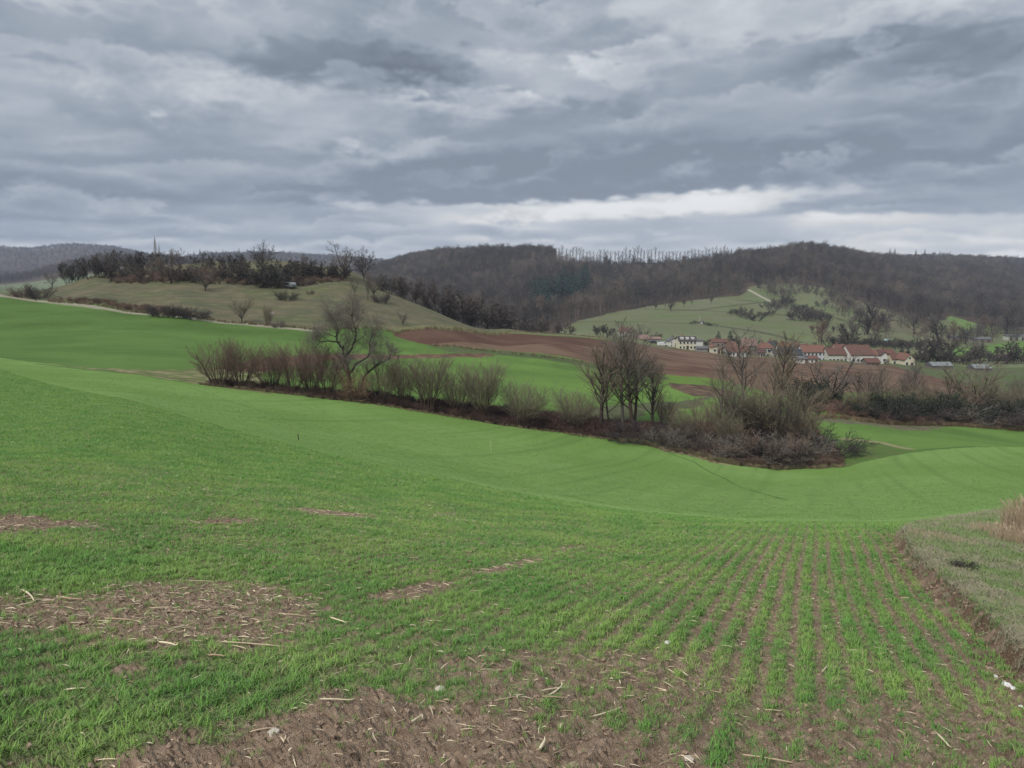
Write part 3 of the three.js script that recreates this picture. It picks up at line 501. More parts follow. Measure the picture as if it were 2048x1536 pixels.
const K = {
  coppiceRed: [coppice(101, BARK.dark, TWIG.red), coppice(102, BARK.dark, TWIG.red, 0.72)], coppiceTan: [coppice(103, BARK.grey, TWIG.tan), coppice(104, BARK.brown, TWIG.olive, 0.5), coppice(105, BARK.grey, TWIG.olive, 0.75)],
  upright: [upright(111, BARK.grey, TWIG.grey), upright(112, BARK.dark, TWIG.tan, { angle: 0.6, from: 0.2 }), upright(113, BARK.grey, TWIG.olive, { angle: 0.85, n1: 18 }), upright(114, BARK.brown, TWIG.grey, { stems: 2, tilt: 0.2, from: 0.25 })],
  broad: [broad(121, BARK.dark, TWIG.grey), broad(122, BARK.dark, TWIG.dark, { n1: 9, angle: 0.8 }), broad(123, BARK.grey, TWIG.olive, { n1: 8, l1: 2.6, angle: 0.6 })],
  orchard: [broad(131, BARK.dark, TWIG.mid, { h: 1.3, r: 0.11, min: 0.014, n4: 1, n1: 5, l1: 2.0 }), broad(132, BARK.dark, TWIG.mid, { h: 1.4, r: 0.1, min: 0.014, n4: 1, n1: 5, l1: 2.1, angle: 0.65 }), broad(133, BARK.dark, TWIG.grey, { h: 1.2, r: 0.1, min: 0.014, n4: 1, n1: 5, l1: 2.0, angle: 0.95 })],
  bushDark: [bush(141, BARK.black, TWIG.black), bush(142, BARK.black, TWIG.dark, { tilt: 1.0 })], bushBrown: [bush(143, BARK.dark, TWIG.red), bush(144, BARK.dark, TWIG.grey)], bushOrange: [bush(145, BARK.dark, TWIG.orange, { tilt: 0.8 })],
  ivy: [bush(146, BARK.black, TWIG.ivy, { leaf: 4, leafSize: 0.07, tilt: 0.9 }), bush(147, BARK.black, TWIG.ivy, { leaf: 3, leafSize: 0.08, tilt: 1.1 })],
};
// dense dark thickets of thorn on the hill
K.thicket = [0, 1, 2].map((i) => plant(151 + i, { stems: 9, tilt: 0.95, base: 1.3, h: 4, r: 0.06, min: 0.02, woodTo: 0, leaf: 3, leafSize: 0.13, lv: [{ wander: 0.14, up: 0.03, tip: 0.3, seg: 5 }, { n: 9, len: 0.42, angle: 0.7, wander: 0.2, up: 0.03, from: 0.2, rad: 0.5, seg: 3 }, { n: 7, len: 0.5, angle: 0.8, wander: 0.25, up: 0, from: 0.15, rad: 0.6, seg: 2 }] }, BARK.black, [TWIG.black, TWIG.thorn, TWIG.dark][i], ST));
function spruce(seed, bark, needles) {                                        // whorls of drooping sprays
  const rnd = rngOf(seed), w = new Tubes(), f = new Tubes(), V = (x, y, z) => new THREE.Vector3(x, y, z);
  w.add([V(0, -0.02, 0), V(0, 0.5, 0), V(0, 0.98, 0)], [0.018, 0.011, 0.002], 5);
  for (let k = 0; k < 15; k++) { const y = 0.1 + 0.86 * k / 14, R = 0.2 * Math.pow(1 - y, 0.8) + 0.015, m = 9 - (k / 3 | 0); for (let j = 0; j < m; j++) { const a = j / m * 6.28 + k * 1.3 + rnd() * 0.5, r = R * (0.75 + rnd() * 0.5), c = Math.cos(a), s = Math.sin(a), y0 = y + rnd() * 0.03; f.add([V(0, y0, 0), V(c * r * 0.55, y0 - 0.01 + 0.02 * rnd(), s * r * 0.55), V(c * r, y0 - R * 0.32, s * r)], [0.006, 0.026 * (1 - y * 0.6), 0.003], 4);
    for (const t of [-1, 1]) { const a2 = a + t * 0.38, c2 = Math.cos(a2), s2 = Math.sin(a2); f.add([V(c * r * 0.35, y0, s * r * 0.35), V(c2 * r * 0.85, y0 - R * 0.25, s2 * r * 0.85)], [0.016 * (1 - y * 0.6), 0.003], 3); } } }
  const g = new THREE.Group(); part(g, 'trunk', w.build(), bark); part(g, 'crown', f.build(), needles); return g;
}
const NEEDLE = { blue: flat(alb(42, 64, 55)), green: flat(alb(64, 80, 60)), dark: flat(alb(36, 46, 42)) };
K.spruce = [spruce(161, BARK.dark, NEEDLE.blue), spruce(162, BARK.dark, NEEDLE.green), spruce(163, BARK.dark, NEEDLE.dark)];
// plants too far off to show their finest twigs
const farPlant = (seed, o, bark, twig) => plant(seed, { stems: 1, tilt: 0.15, base: 0.3, h: 3, r: 0.14, min: 0.026, woodTo: 0, ...o, lv: [{ wander: 0.08, up: 0.02, tip: 0.4, seg: 4 }, { n: o.a ?? 9, len: o.la ?? 0.9, angle: 0.75, wander: 0.14, up: 0.06, from: 0.3, rad: 0.5, seg: 3 }, { n: o.b ?? 8, len: 0.42, angle: 0.7, wander: 0.2, up: 0.04, from: 0.2, rad: 0.6, seg: 2 }, ...(o.c ? [{ n: o.c, len: 0.5, angle: 0.7, wander: 0.2, up: 0.02, from: 0.2, rad: 0.6, seg: 1 }] : [])] }, bark, twig);
K.farTree = [farPlant(171, { c: 5, b: 9 }, BARK.dark, TWIG.mid), farPlant(172, { h: 7, r: 0.2, la: 0.4, a: 16, c: 4 }, BARK.grey, TWIG.grey), farPlant(173, { h: 2.4, a: 9, c: 5 }, BARK.dark, TWIG.dark), farPlant(174, { h: 6, la: 0.45, a: 13, c: 3, stems: 2, tilt: 0.25 }, BARK.brown, TWIG.red)];
K.farBush = [0, 1, 2].map((i) => farPlant(175 + i, { stems: 9, tilt: 1.0, base: 1.2, h: 3.4, r: 0.06, min: 0.035, a: 7, la: 0.45, b: 6, c: 2 }, BARK.black, [TWIG.dark, TWIG.thorn, TWIG.mid][i]));
// stand a copy of a plant on the land: base seen at (px, py) or at depth D under the pixel column
const used = new Set();
let plantSeed = 900;
function stand(proto, px, py, opt) {
  const rnd = rngOf(plantSeed++), { D, h, top, wide = 1, name, label, category = 'tree', group, rot, lean = 0 } = opt;
  let q = D ? P(px, py, D) : ground(px, py, opt.from ?? 60);
  q.y = H(q.x, q.z);
  const o = used.has(proto) ? proto.clone() : proto; used.add(proto);
    let hh = h; if (top !== undefined) { const t = ray(px, top).T; hh = EYE - t * -q.z - q.y; }
  o.position.copy(q); o.rotation.set(lean * (rnd() - 0.5), rot ?? rnd() * 6.28, lean); o.scale.set(hh * wide, hh, hh * wide);
  return put(o, name, label, category, group);
}

// ---------- the hedgerow below the field ----------
const ordinal = (n) => ['first', 'second', 'third', 'fourth', 'fifth', 'sixth', 'seventh', 'eighth', 'ninth', 'tenth', 'eleventh', 'twelfth', 'thirteenth', 'fourteenth', 'fifteenth', 'sixteenth', 'seventeenth', 'eighteenth', 'nineteenth', 'twentieth'][n - 1] ?? n + 'th';
const HG = 'shrubs and trees of the hedgerow below the field';
const back = (px, py, more = 3) => { const q = ground(px, py, 60); return -q.z + more; };      // a little beyond a field edge
function hedge(list) { for (const [proto, px, edge, top, wide, name, label, more, extra] of list) stand(proto, px, edge, { D: back(px, edge, more ?? 3), top: top - (edge - top) * 0.2, wide: wide * 1.0, name, label, category: /tree/.test(name) ? 'tree' : 'shrub', group: HG, ...(extra ?? {}) }); }
hedge([
  [K.coppiceRed[1], 440, 776, 686, 1.0, 'coppiced_shrub', 'large reddish coppiced shrub at the left end of the hedgerow'],
  [K.coppiceRed[0], 484, 780, 690, 0.95, 'coppiced_shrub', 'reddish many-stemmed shrub pressed against the big shrub at the hedgerow end'],
  [K.coppiceRed[0], 544, 786, 692, 0.8, 'coppiced_shrub', 'narrow reddish coppiced shrub, third from the left in the hedgerow'],
  [K.coppiceRed[1], 588, 792, 700, 0.8, 'coppiced_shrub', 'reddish coppiced shrub, fourth from the left in the hedgerow'],
  [K.coppiceRed[0], 622, 795, 690, 0.85, 'coppiced_shrub', 'dense reddish shrub, fifth from the left in the hedgerow', 5],
  [K.coppiceRed[1], 655, 800, 702, 0.8, 'coppiced_shrub', 'reddish shrub just left of the gnarled bare tree'],
  [K.bushOrange[0], 706, 806, 736, 0.62, 'twiggy_shrub', 'orange-brown twiggy shrub hiding the foot of the gnarled tree', 2],
  [K.coppiceTan[0], 768, 812, 716, 0.78, 'coppiced_shrub', 'pale coppiced shrub just right of the gnarled bare tree'],
  [K.coppiceTan[1], 806, 818, 722, 0.8, 'coppiced_shrub', 'olive-tan coppiced shrub, second to the right of the gnarled tree'],
  [K.coppiceTan[1], 856, 828, 712, 0.85, 'coppiced_shrub', 'tall upright coppiced shrub in the middle of the hedgerow'],
  [K.coppiceTan[0], 915, 836, 732, 0.8, 'coppiced_shrub', 'tan coppiced shrub between the tallest two mid-hedge shrubs'],
  [K.coppiceTan[1], 966, 846, 726, 0.9, 'coppiced_shrub', 'tan coppiced shrub with dark base left of the fan-shaped shrub'],
  [K.coppiceTan[2], 1042, 858, 760, 1.0, 'coppiced_shrub', 'fan-shaped pale shrub standing alone in the hedgerow gap'],
  [K.coppiceTan[2], 1142, 868, 776, 1.05, 'coppiced_shrub', 'low rounded shrub just left of the tall bare ash trees', 4],
  [K.upright[1], 1202, 866, 712, 1.45, 'bare_tree', 'slim bare tree leaning left, leftmost of the tall hedge trees', 4, { lean: 0.1 }],
  [K.upright[2], 1218, 868, 742, 1.1, 'bare_tree', 'short bare tree between the left-leaning tree and the tallest ash', 5],
  [K.upright[0], 1245, 876, 672, 1.25, 'bare_tree', 'tallest straight bare tree in the hedgerow', 5],
  [K.upright[3], 1266, 878, 686, 1.4, 'bare_tree', 'forked bare tree touching the tallest hedge tree', 6],
  [K.upright[1], 1304, 880, 738, 1.35, 'bare_tree', 'thin bare tree just right of the forked hedge tree', 6],
  [K.coppiceTan[0], 1330, 884, 800, 0.9, 'coppiced_shrub', 'small bare shrub right of the tall hedge trees', 7],
  [K.bushBrown[1], 1326, 900, 852, 1.0, 'twiggy_shrub', 'pale grey lichen-covered shrub at the field edge', 2],
  [K.bushDark[0], 1265, 886, 846, 1.4, 'twiggy_shrub', 'dark thorn bush at the foot of the tall hedge trees', 2],
  [K.bushDark[1], 1380, 912, 868, 1.3, 'twiggy_shrub', 'dark thorn bush right of the pale lichen-covered shrub', 4],
  [K.upright[2], 1432, 922, 742, 1.0, 'bare_tree', 'slim lone bare tree in front of the village orchard wall', 9],
  [K.upright[0], 1486, 925, 694, 1.3, 'bare_tree', 'tall bare tree with dense crown in front of the red roofs', 22],
  [K.upright[3], 1456, 922, 800, 1.1, 'bare_tree', 'small two-stemmed bare tree beside the slim lone tree', 9],
  [K.upright[1], 1552, 930, 704, 1.1, 'bare_tree', 'bare reddish-twigged tree behind the grey willow', 30],
  [K.coppiceTan[2], 1542, 930, 764, 0.95, 'willow_shrub', 'large grey-tan rounded willow in the bramble thicket', 12, { wide: 1.25 }],
  [K.broad[1], 1568, 932, 800, 1.35, 'bare_tree', 'low spreading dark-limbed tree on the right of the grey willow', 10],
  [K.coppiceTan[0], 1400, 916, 806, 1.0, 'coppiced_shrub', 'pale shrub left of the slim lone bare tree', 9], [K.coppiceTan[1], 1508, 928, 782, 1.0, 'coppiced_shrub', 'olive shrub left of the large grey willow', 11], [K.upright[2], 1530, 930, 742, 1.2, 'bare_tree', 'bare tree rising behind the large grey willow', 16], [K.coppiceTan[0], 1596, 932, 812, 1.1, 'coppiced_shrub', 'grey shrub on the right flank of the large willow', 9], [K.coppiceTan[1], 1452, 924, 830, 1.0, 'coppiced_shrub', 'short olive shrub right of the slim lone tree', 7],
  [K.bushBrown[1], 1436, 924, 872, 1.3, 'twiggy_shrub', 'grey bush at the foot of the slim lone tree', 4], [K.bushBrown[1], 1506, 934, 868, 1.5, 'twiggy_shrub', 'broad grey bush in front of the large willow', 5], [K.bushDark[1], 1544, 938, 876, 1.4, 'twiggy_shrub', 'dark bush low in front of the large willow', 4], [K.bushBrown[0], 1576, 938, 872, 1.4, 'twiggy_shrub', 'reddish bush low between the willow and the thicket tip', 4], [K.coppiceTan[1], 1360, 906, 830, 0.9, 'coppiced_shrub', 'small olive shrub left of the dark thorn bush', 6],
  [K.bushBrown[0], 1470, 928, 868, 1.4, 'twiggy_shrub', 'reddish bush in the brambles left of the willow', 5],
  [K.bushDark[0], 1655, 925, 864, 1.15, 'twiggy_shrub', 'dark grey thorn bush at the right tip of the bramble thicket', 5],
  [K.bushBrown[1], 1610, 934, 868, 1.3, 'twiggy_shrub', 'grey-brown bush beside the dark thorn bush at the thicket tip', 4],
]);
{ // the gnarled tree, built for its own place: a forked trunk, one limb thrown low to the right, drooping twigs
  const rnd = rngOf(77), wood = new Tubes(), twigs = new Tubes(), V = (x, y, z) => new THREE.Vector3(x, y, z), g3 = () => rnd() + rnd() + rnd() - 1.5;
  const sprout = (path, r0, r1, n, len, lv) => {
    for (let c = 0; c < n; c++) {
      const t = lerp(lv === 0 ? 0.3 : 0.15, 1, (c + rnd()) / n), f = clamp(t, 0, 0.999) * (path.length - 1), k = f | 0, p = path[k].clone().lerp(path[k + 1], f - k), d = path[k + 1].clone().sub(path[k]).normalize();
      const s = V(g3(), g3() * 0.7 + 0.15, g3()).normalize(); d.multiplyScalar(0.55).addScaledVector(s, 0.85).normalize();
      const L = len * (0.55 + rnd() * 0.8) * (lv === 0 ? lerp(1.15, 0.6, t) : 1), q = [p.clone()], segs = lv === 0 ? 6 : lv === 1 ? 4 : 3, r = Math.max(0.009, lerp(r0, r1, t) * (lv === 0 ? 0.5 : 0.55)), rr = [r];
      for (let m = 1; m <= segs; m++) { d.x += g3() * 0.17; d.y += g3() * 0.15 + (lv === 0 ? 0.09 : lv === 2 ? -0.04 : 0.02); d.z += g3() * 0.17; d.normalize(); p.addScaledVector(d, L / segs); q.push(p.clone()); rr.push(Math.max(0.008, r * lerp(1, 0.3, m / segs))); }
      (lv < 1 ? wood : twigs).add(q, rr, lv < 1 ? 5 : 3);
      if (lv < 3) sprout(q, r, r * 0.3, [8, 6, 4][lv], len * [0.62, 0.6, 0.6][lv], lv + 1);
    }
  };
  const limb = (pts, r0, r1, n, len) => { const path = pts.map((p) => V(...p)), curve = new THREE.CatmullRomCurve3(path), q = curve.getPoints(14), rr = q.map((_, i) => lerp(r0, r1, i / 14)); q.forEach((p, i) => { if (i) p.add(V(g3() * 0.07, g3() * 0.05, g3() * 0.07)); }); wood.add(q, rr, 7); sprout(q, r0, r1, n, len, 0); };
  limb([[0, -0.5, 0], [0.1, 1.6, 0], [-0.1, 3.6, 0.2], [-0.55, 5.4, 0.3], [-0.7, 7.2, 0]], 0.3, 0.13, 7, 3.0);
  limb([[-0.7, 6.6, 0], [-1.5, 8.0, 0.4], [-1.2, 9.4, 0.6], [-1.8, 10.8, 0.4]], 0.15, 0.04, 9, 2.6);
  limb([[-0.55, 5.4, 0.3], [0.6, 7.0, 0.1], [1.0, 8.8, -0.4], [0.5, 10.6, -0.5], [0.8, 12.0, -0.3]], 0.19, 0.04, 11, 2.7);
  limb([[0.0, 3.2, 0], [1.2, 4.8, -0.3], [2.6, 5.6, -0.5], [2.9, 7.6, -0.3], [3.4, 9.4, -0.2]], 0.17, 0.04, 9, 2.5);
  limb([[1.7, 1.0, 0.3], [2.0, 2.8, 0.2], [2.9, 3.7, 0.0], [4.2, 4.7, 0.2], [5.4, 5.3, 0.1], [5.9, 6.3, 0.2]], 0.22, 0.05, 9, 2.0);
  limb([[-0.1, 4.2, 0.2], [-1.0, 4.3, 0.7], [-1.9, 3.6, 0.8]], 0.11, 0.03, 5, 1.2);
  limb([[-1.0, 7.6, 0.3], [-2.4, 7.8, 0.8], [-3.7, 7.5, 1.0], [-4.4, 6.8, 1.0]], 0.11, 0.03, 8, 2.0);
  const o = new THREE.Group(); part(o, 'trunk', wood.build(), BARK.black); part(o, 'crown', twigs.build(), TWIG.grey);
  const D = back(700, 804, 4), q = P(700, 800, D); o.position.set(q.x, H(q.x, q.z), q.z);
  const hh = EYE - ray(700, 598).T * D - o.position.y; o.scale.setScalar(hh / 13.4);
  put(o, 'gnarled_tree', 'big gnarled dark bare tree with crooked limbs rising from the hedgerow', 'tree', HG);
}
// second hedge at the edge of the lower meadow
const H2 = 'trees and bushes of the hedge behind the lower meadow';
{
  const list = [
    [K.broad[0], 1664, 836, 714, 1.1, 'bare_tree', 'broad bare tree with ivy-clad trunk in front of the red barn', 14], [K.ivy[0], 1612, 838, 756, 0.8, 'ivy_bush', 'dark ivy-covered bush left of the ivy-clad tree', 16], [K.ivy[1], 1672, 836, 775, 0.42, 'ivy_bush', 'narrow dark ivy column wrapped round the broad tree trunk', 12],
    [K.upright[3], 1738, 846, 742, 1.0, 'bare_tree', 'bare tree with twin pale trunks in the second hedge', 9], [K.upright[2], 1766, 848, 736, 1.2, 'bare_tree', 'bushy bare tree below the big red barn', 14], [K.coppiceTan[1], 1708, 846, 778, 1.1, 'coppiced_shrub', 'shrub between the ivy-clad tree and the twin pale trunks', 8],
    [K.upright[0], 1826, 850, 732, 1.2, 'bare_tree', 'tall bare tree below the yellow gabled house', 15], [K.ivy[0], 1790, 850, 786, 1.1, 'ivy_bush', 'low dark evergreen bush left of the tall tree below the yellow house', 7], [K.ivy[1], 1868, 852, 778, 1.0, 'ivy_bush', 'dark evergreen bush right of the tall tree below the yellow house', 9],
    [K.broad[2], 1950, 856, 736, 1.1, 'bare_tree', 'spreading yellow-green tree near the right end of the second hedge', 14], [K.coppiceTan[2], 1908, 854, 786, 1.1, 'coppiced_shrub', 'pale shrub left of the spreading yellow-green tree', 9], [K.upright[2], 1890, 853, 750, 1.3, 'bare_tree', 'slender olive tree left of the spreading yellow-green tree', 18],
    [K.bushDark[1], 1976, 858, 800, 1.4, 'twiggy_shrub', 'dark thorn bush under the spreading yellow-green tree', 6], [K.ivy[0], 2032, 860, 794, 1.2, 'ivy_bush', 'dark evergreen bush at the right frame edge of the second hedge', 8], [K.coppiceTan[0], 2010, 860, 768, 1.2, 'coppiced_shrub', 'tan shrub behind the dark bush at the right frame edge', 22],
    [K.bushDark[0], 1755, 848, 800, 1.5, 'twiggy_shrub', 'dark thorn bush at the foot of the twin pale trunks', 6], [K.bushDark[1], 1832, 851, 800, 1.5, 'twiggy_shrub', 'dark thorn bush at the foot of the tall tree below the yellow house', 6], [K.bushBrown[1], 1920, 855, 806, 1.6, 'twiggy_shrub', 'grey bush left of the thorn bush under the yellow-green tree', 6],
    [K.coppiceTan[0], 1640, 836, 776, 1.0, 'coppiced_shrub', 'shrub between the dark ivy bush and the ivy-clad tree', 10], [K.upright[1], 1714, 846, 750, 1.2, 'bare_tree', 'reddish bare tree right of the ivy-clad tree', 16], [K.coppiceTan[2], 1786, 850, 766, 1.1, 'coppiced_shrub', 'tan shrub behind the low dark evergreen', 13], [K.coppiceTan[1], 1848, 852, 766, 1.1, 'coppiced_shrub', 'olive shrub right of the tall tree below the yellow house', 13],
    [K.coppiceRed[0], 1930, 855, 782, 1.0, 'coppiced_shrub', 'reddish shrub left of the spreading yellow-green tree', 11], [K.coppiceTan[1], 1985, 858, 776, 1.1, 'coppiced_shrub', 'olive shrub right of the spreading yellow-green tree', 12], [K.upright[0], 2036, 860, 760, 1.2, 'bare_tree', 'bare tree behind the dark bush at the right frame edge', 20], [K.upright[3], 1806, 850, 756, 1.2, 'bare_tree', 'two-stemmed tree left of the tall tree below the yellow house', 17],
    [K.ivy[1], 1724, 847, 800, 1.2, 'ivy_bush', 'low dark evergreen left of the twin pale trunks', 7], [K.ivy[0], 1945, 856, 804, 1.2, 'ivy_bush', 'low dark evergreen under the spreading tree', 8],
    [K.bushBrown[0], 1690, 844, 806, 1.6, 'twiggy_shrub', 'reddish bush at the foot of the ivy-clad tree', 7], [K.coppiceTan[1], 2060, 860, 775, 1.3, 'coppiced_shrub', 'tan shrub cut by the right frame edge', 15],
  ];
  for (const [proto, px, edge, top, wide, name, label, more] of list) stand(proto, px, edge, { D: back(px, edge, more), top: top - (edge - top) * 0.13, wide: wide * 1.1, name, label, category: /tree/.test(name) ? 'tree' : 'shrub', group: H2 });
}

// ---------- orchard hill ----------
const OG = 'trees and bushes on the orchard hill';
const hill = (proto, px, py, top, wide, name, label, opt = {}) => { const q = ground(px, py, 150); if (-q.z > 285 && !opt.D) opt = { ...opt, D: 262 }; return stand(proto, px, py, { top, wide, name, label, category: /tree|poplar/.test(name) ? 'tree' : 'shrub', group: OG, from: 150, ...opt }); };
hill(K.bushBrown[0], 46, 594, 564, 0.9, 'hill_bush', 'dark reddish bush at the left end of the farm track');
hill(K.bushDark[0], 76, 597, 566, 0.9, 'hill_bush', 'rounded bush beside the reddish bush at the track end');
hill(K.orchard[2], 104, 574, 540, 0.55, 'crooked_tree', 'small crooked tree leaning on the far left hill slope', { lean: 0.22 });
[[140, 566, 524, 'leftmost'], [160, 560, 514, 'second'], [184, 556, 506, 'tallest'], [206, 556, 516, 'rightmost']].forEach(([x, y, t, w], i) => hill(K.thicket[i % 3], x, y, t, 0.62, 'thorn_thicket', w === 'tallest' ? 'tallest dark thicket in the clump on the left hill shoulder' : w === 'second' ? 'dark thicket just left of the tallest one on the hill shoulder' : w + ' dark thicket of the clump on the left hill shoulder'));
const rowA = [[226, 560, 520], [246, 560, 524], [262, 562, 528], [282, 563, 522], [300, 562, 516], [326, 566, 512], [340, 566, 514], [358, 566, 524], [376, 566, 528], [396, 566, 534], [414, 578, 540], [432, 564, 534], [448, 562, 524], [466, 562, 528]];
rowA.forEach(([x, y, t0], i) => { const t = t0 + (i * 29 % 17) - 6; return hill(i === 10 ? K.orchard[0] : i % 6 === 1 ? K.thicket[2] : i % 3 ? K.upright[i % 4] : K.orchard[(i * 2) % 3], x + (i * 37 % 9) - 4, y + (i * 23 % 7) - 3, t - 3, 0.8 + 0.1 * ((i * 7) % 3), 'orchard_tree', i === 10 ? 'lone small orchard tree standing below the orchard row on the hill' : i === 0 ? 'leftmost orchard tree of the lower row, beside the dark thickets' : ordinal(i + 1 - (i > 10 ? 1 : 0)) + ' orchard tree from the left in the lower row on the hill'); });
const rowB = [[214, 552, 508], [252, 548, 508], [230, 548, 506], [272, 545, 507], [296, 546, 506], [345, 542, 500], [360, 542, 498], [405, 540, 508], [425, 536, 506], [446, 538, 502], [468, 540, 506], [318, 552, 512], [384, 550, 516], [486, 548, 512]];
rowB.forEach(([x, y, t0], i) => { const t = t0 + (i * 31 % 15) - 6; return hill(i % 3 === 1 ? K.thicket[i % 2 * 2] : i % 3 === 2 ? K.upright[i % 4] : K.orchard[(i + 1) % 3], x, y, t - 4, 0.85, 'orchard_tree', i === 0 ? 'leftmost tree of the upper orchard row along the hill crest' : ordinal(i + 1) + ' tree from the left in the upper orchard row along the hill crest'); });
hill(K.upright[1], 313, 550, 470, 0.22, 'poplar_tree', 'tall slender poplar rising above the orchard skyline');
hill(K.upright[0], 322, 550, 484, 0.2, 'poplar_tree', 'shorter slender poplar beside the tall poplar on the hill');
hill(K.broad[1], 527, 548, 478, 0.95, 'hill_tree', 'big round-crowned bare tree on the hilltop skyline, left of the twin crowns');
const thick = [[492, 566, 534], [516, 572, 536], [540, 574, 530], [562, 574, 526], [588, 562, 520], [612, 560, 520], [636, 560, 522], [660, 558, 524], [680, 558, 528], [548, 560, 516], [600, 548, 512]];
thick.forEach(([x, y, t], i) => hill(K.thicket[(i + 1) % 3], x, y, t, 0.85, 'thorn_thicket', i === 0 ? 'leftmost dark thicket below the big round-crowned hilltop tree' : i === 8 ? 'dark thicket under the twin skyline crowns' : i > 8 ? ['dark thicket on the crest behind the big round-crowned tree', 'dark thicket on the crest between the skyline trees'][i - 9] : ordinal(i + 1) + ' dark thicket from the left in the hill thicket belt'));
hill(K.bushDark[0], 572, 600, 578, 1.0, 'hill_bush', 'round dark bush below the thicket belt, near the parked car');
hill(K.bushBrown[0], 622, 588, 578, 1.0, 'hill_bush', 'small brown bush on the open hill turf'); hill(K.bushBrown[1], 610, 570, 560, 0.8, 'hill_bush', 'tiny bush at the lower edge of the thicket belt');
hill(K.broad[0], 688, 556, 480, 1.0, 'hill_tree', 'tallest dark bare tree at the right end of the hilltop');
hill(K.broad[1], 728, 562, 490, 0.9, 'hill_tree', 'dark bare tree just right of the tallest hilltop tree');
hill(K.upright[0], 610, 552, 500, 0.5, 'hill_tree', 'thin bare tree standing out of the hilltop thickets');
hill(K.orchard[1], 708, 590, 552, 0.6, 'orchard_tree', 'leaning dark tree on the right hill slope', { lean: -0.3 });
hill(K.upright[3], 736, 600, 540, 0.6, 'hill_tree', 'twin-trunked tree over the bright green patch on the hill'); hill(K.broad[0], 748, 596, 536, 0.7, 'hill_tree', 'dark-crowned tree beside the twin-trunked tree on the right slope');
hill(K.bushDark[1], 764, 606, 582, 1.0, 'hill_bush', 'spiky dark bush on the green patch of the right hill slope');
hill(K.orchard[2], 806, 652, 620, 0.62, 'lone_tree', 'lone small round tree on the meadow above the ploughed field');
hill(K.broad[2], 484, 646, 592, 0.95, 'bare_tree', 'vase-shaped bare tree beside the farm track'); hill(K.coppiceTan[0], 536, 651, 600, 0.62, 'bare_tree', 'bare tree beside the white triangular sign');
hill(K.bushDark[0], 318, 632, 606, 1.1, 'hill_bush', 'left bush of the dark low clump along the track'); hill(K.bushDark[1], 352, 635, 604, 1.1, 'hill_bush', 'middle bush of the dark low clump along the track'); hill(K.bushDark[0], 386, 638, 612, 1.2, 'hill_bush', 'right bush of the dark low clump along the track'); hill(K.bushBrown[1], 558, 655, 634, 0.8, 'hill_bush', 'small grey bush right of the white triangular sign');
// the dark belt of trees running down the far side of the hill
const belt = [[776, 590, 548, 0], [792, 594, 552, 1], [812, 600, 560, 0], [832, 606, 566, 1], [852, 608, 556, 2], [870, 616, 566, 0], [888, 622, 574, 1], [906, 626, 578, 0], [924, 632, 584, 1], [942, 638, 588, 0], [958, 644, 596, 1], [974, 650, 596, 0], [990, 654, 606, 1], [1004, 657, 618, 0]];
belt.forEach(([x, y, t, k], i) => hill(k === 2 ? K.broad[1] : i % 4 === 3 ? K.broad[0] : i % 2 ? K.upright[i % 4] : K.thicket[2], x, y, t - (i * 13 % 9), 0.85, k === 2 ? 'hill_tree' : 'belt_tree', i === 0 ? 'uppermost dark tree of the belt running down the right hill edge' : k === 2 ? 'tallest open-crowned tree in the belt down the right hill edge' : i === 13 ? 'lowest dark tree of the belt down the right hill edge' : ordinal(i + 1) + ' dark tree from the top in the belt down the right hill edge', { D: lerp(240, 285, clamp((x - 776) / 230)) }));
[[1020, 662, 630], [1036, 664, 636], [1052, 665, 634], [1072, 667, 640], [1090, 668, 640], [1108, 669, 642], [1124, 670, 644], [1140, 671, 644], [1192, 674, 650], [1206, 675, 648], [1218, 676, 652]].forEach(([x, y, t], i) => stand(i % 3 ? K.farTree[i % 4] : K.farBush[0], x, y, { D: 345 + (i % 3) * 8, top: t, wide: 0.85, name: 'valley_tree', label: i > 7 ? ['left', 'middle', 'right'][i - 8] + ' tree of the small clump beside the half-timbered house' : ordinal(i + 1) + ' small tree from the left in the row beyond the ploughed field', category: 'tree', group: 'small trees beyond the ploughed field' }));

// ---------- brambles, hedge-bottom grass ----------
function scatter(name, geo, mat, list, label, category) {                      // list of [x, z, size, turn, tint, lift, squash]
  const m = new THREE.InstancedMesh(geo, mat, list.length), q = new THREE.Matrix4(), e = new THREE.Euler(), qu = new THREE.Quaternion(), s = new THREE.Vector3();
  list.forEach(([x, z, k, turn, tint, lift = 0, sq = 1, tx = 0, tz = 0], i) => { q.compose(onGround(x, z, -lift), qu.setFromEuler(e.set(tx, turn, tz)), s.set(k, k * sq, k)); m.setMatrixAt(i, q); m.setColorAt(i, tint); });
  m.name = name; m.userData = { kind: 'stuff', label, category }; scene.add(m); return m;
}
const colourOf = (a, b, t, j = 0) => { const c = mixc(a, b, clamp(t)); return rgb(c[0] * (1 + j), c[1] * (1 + j), c[2] * (1 + j)); };
const white = new THREE.MeshStandardMaterial({ color: 0xffffff, roughness: 0.95 });
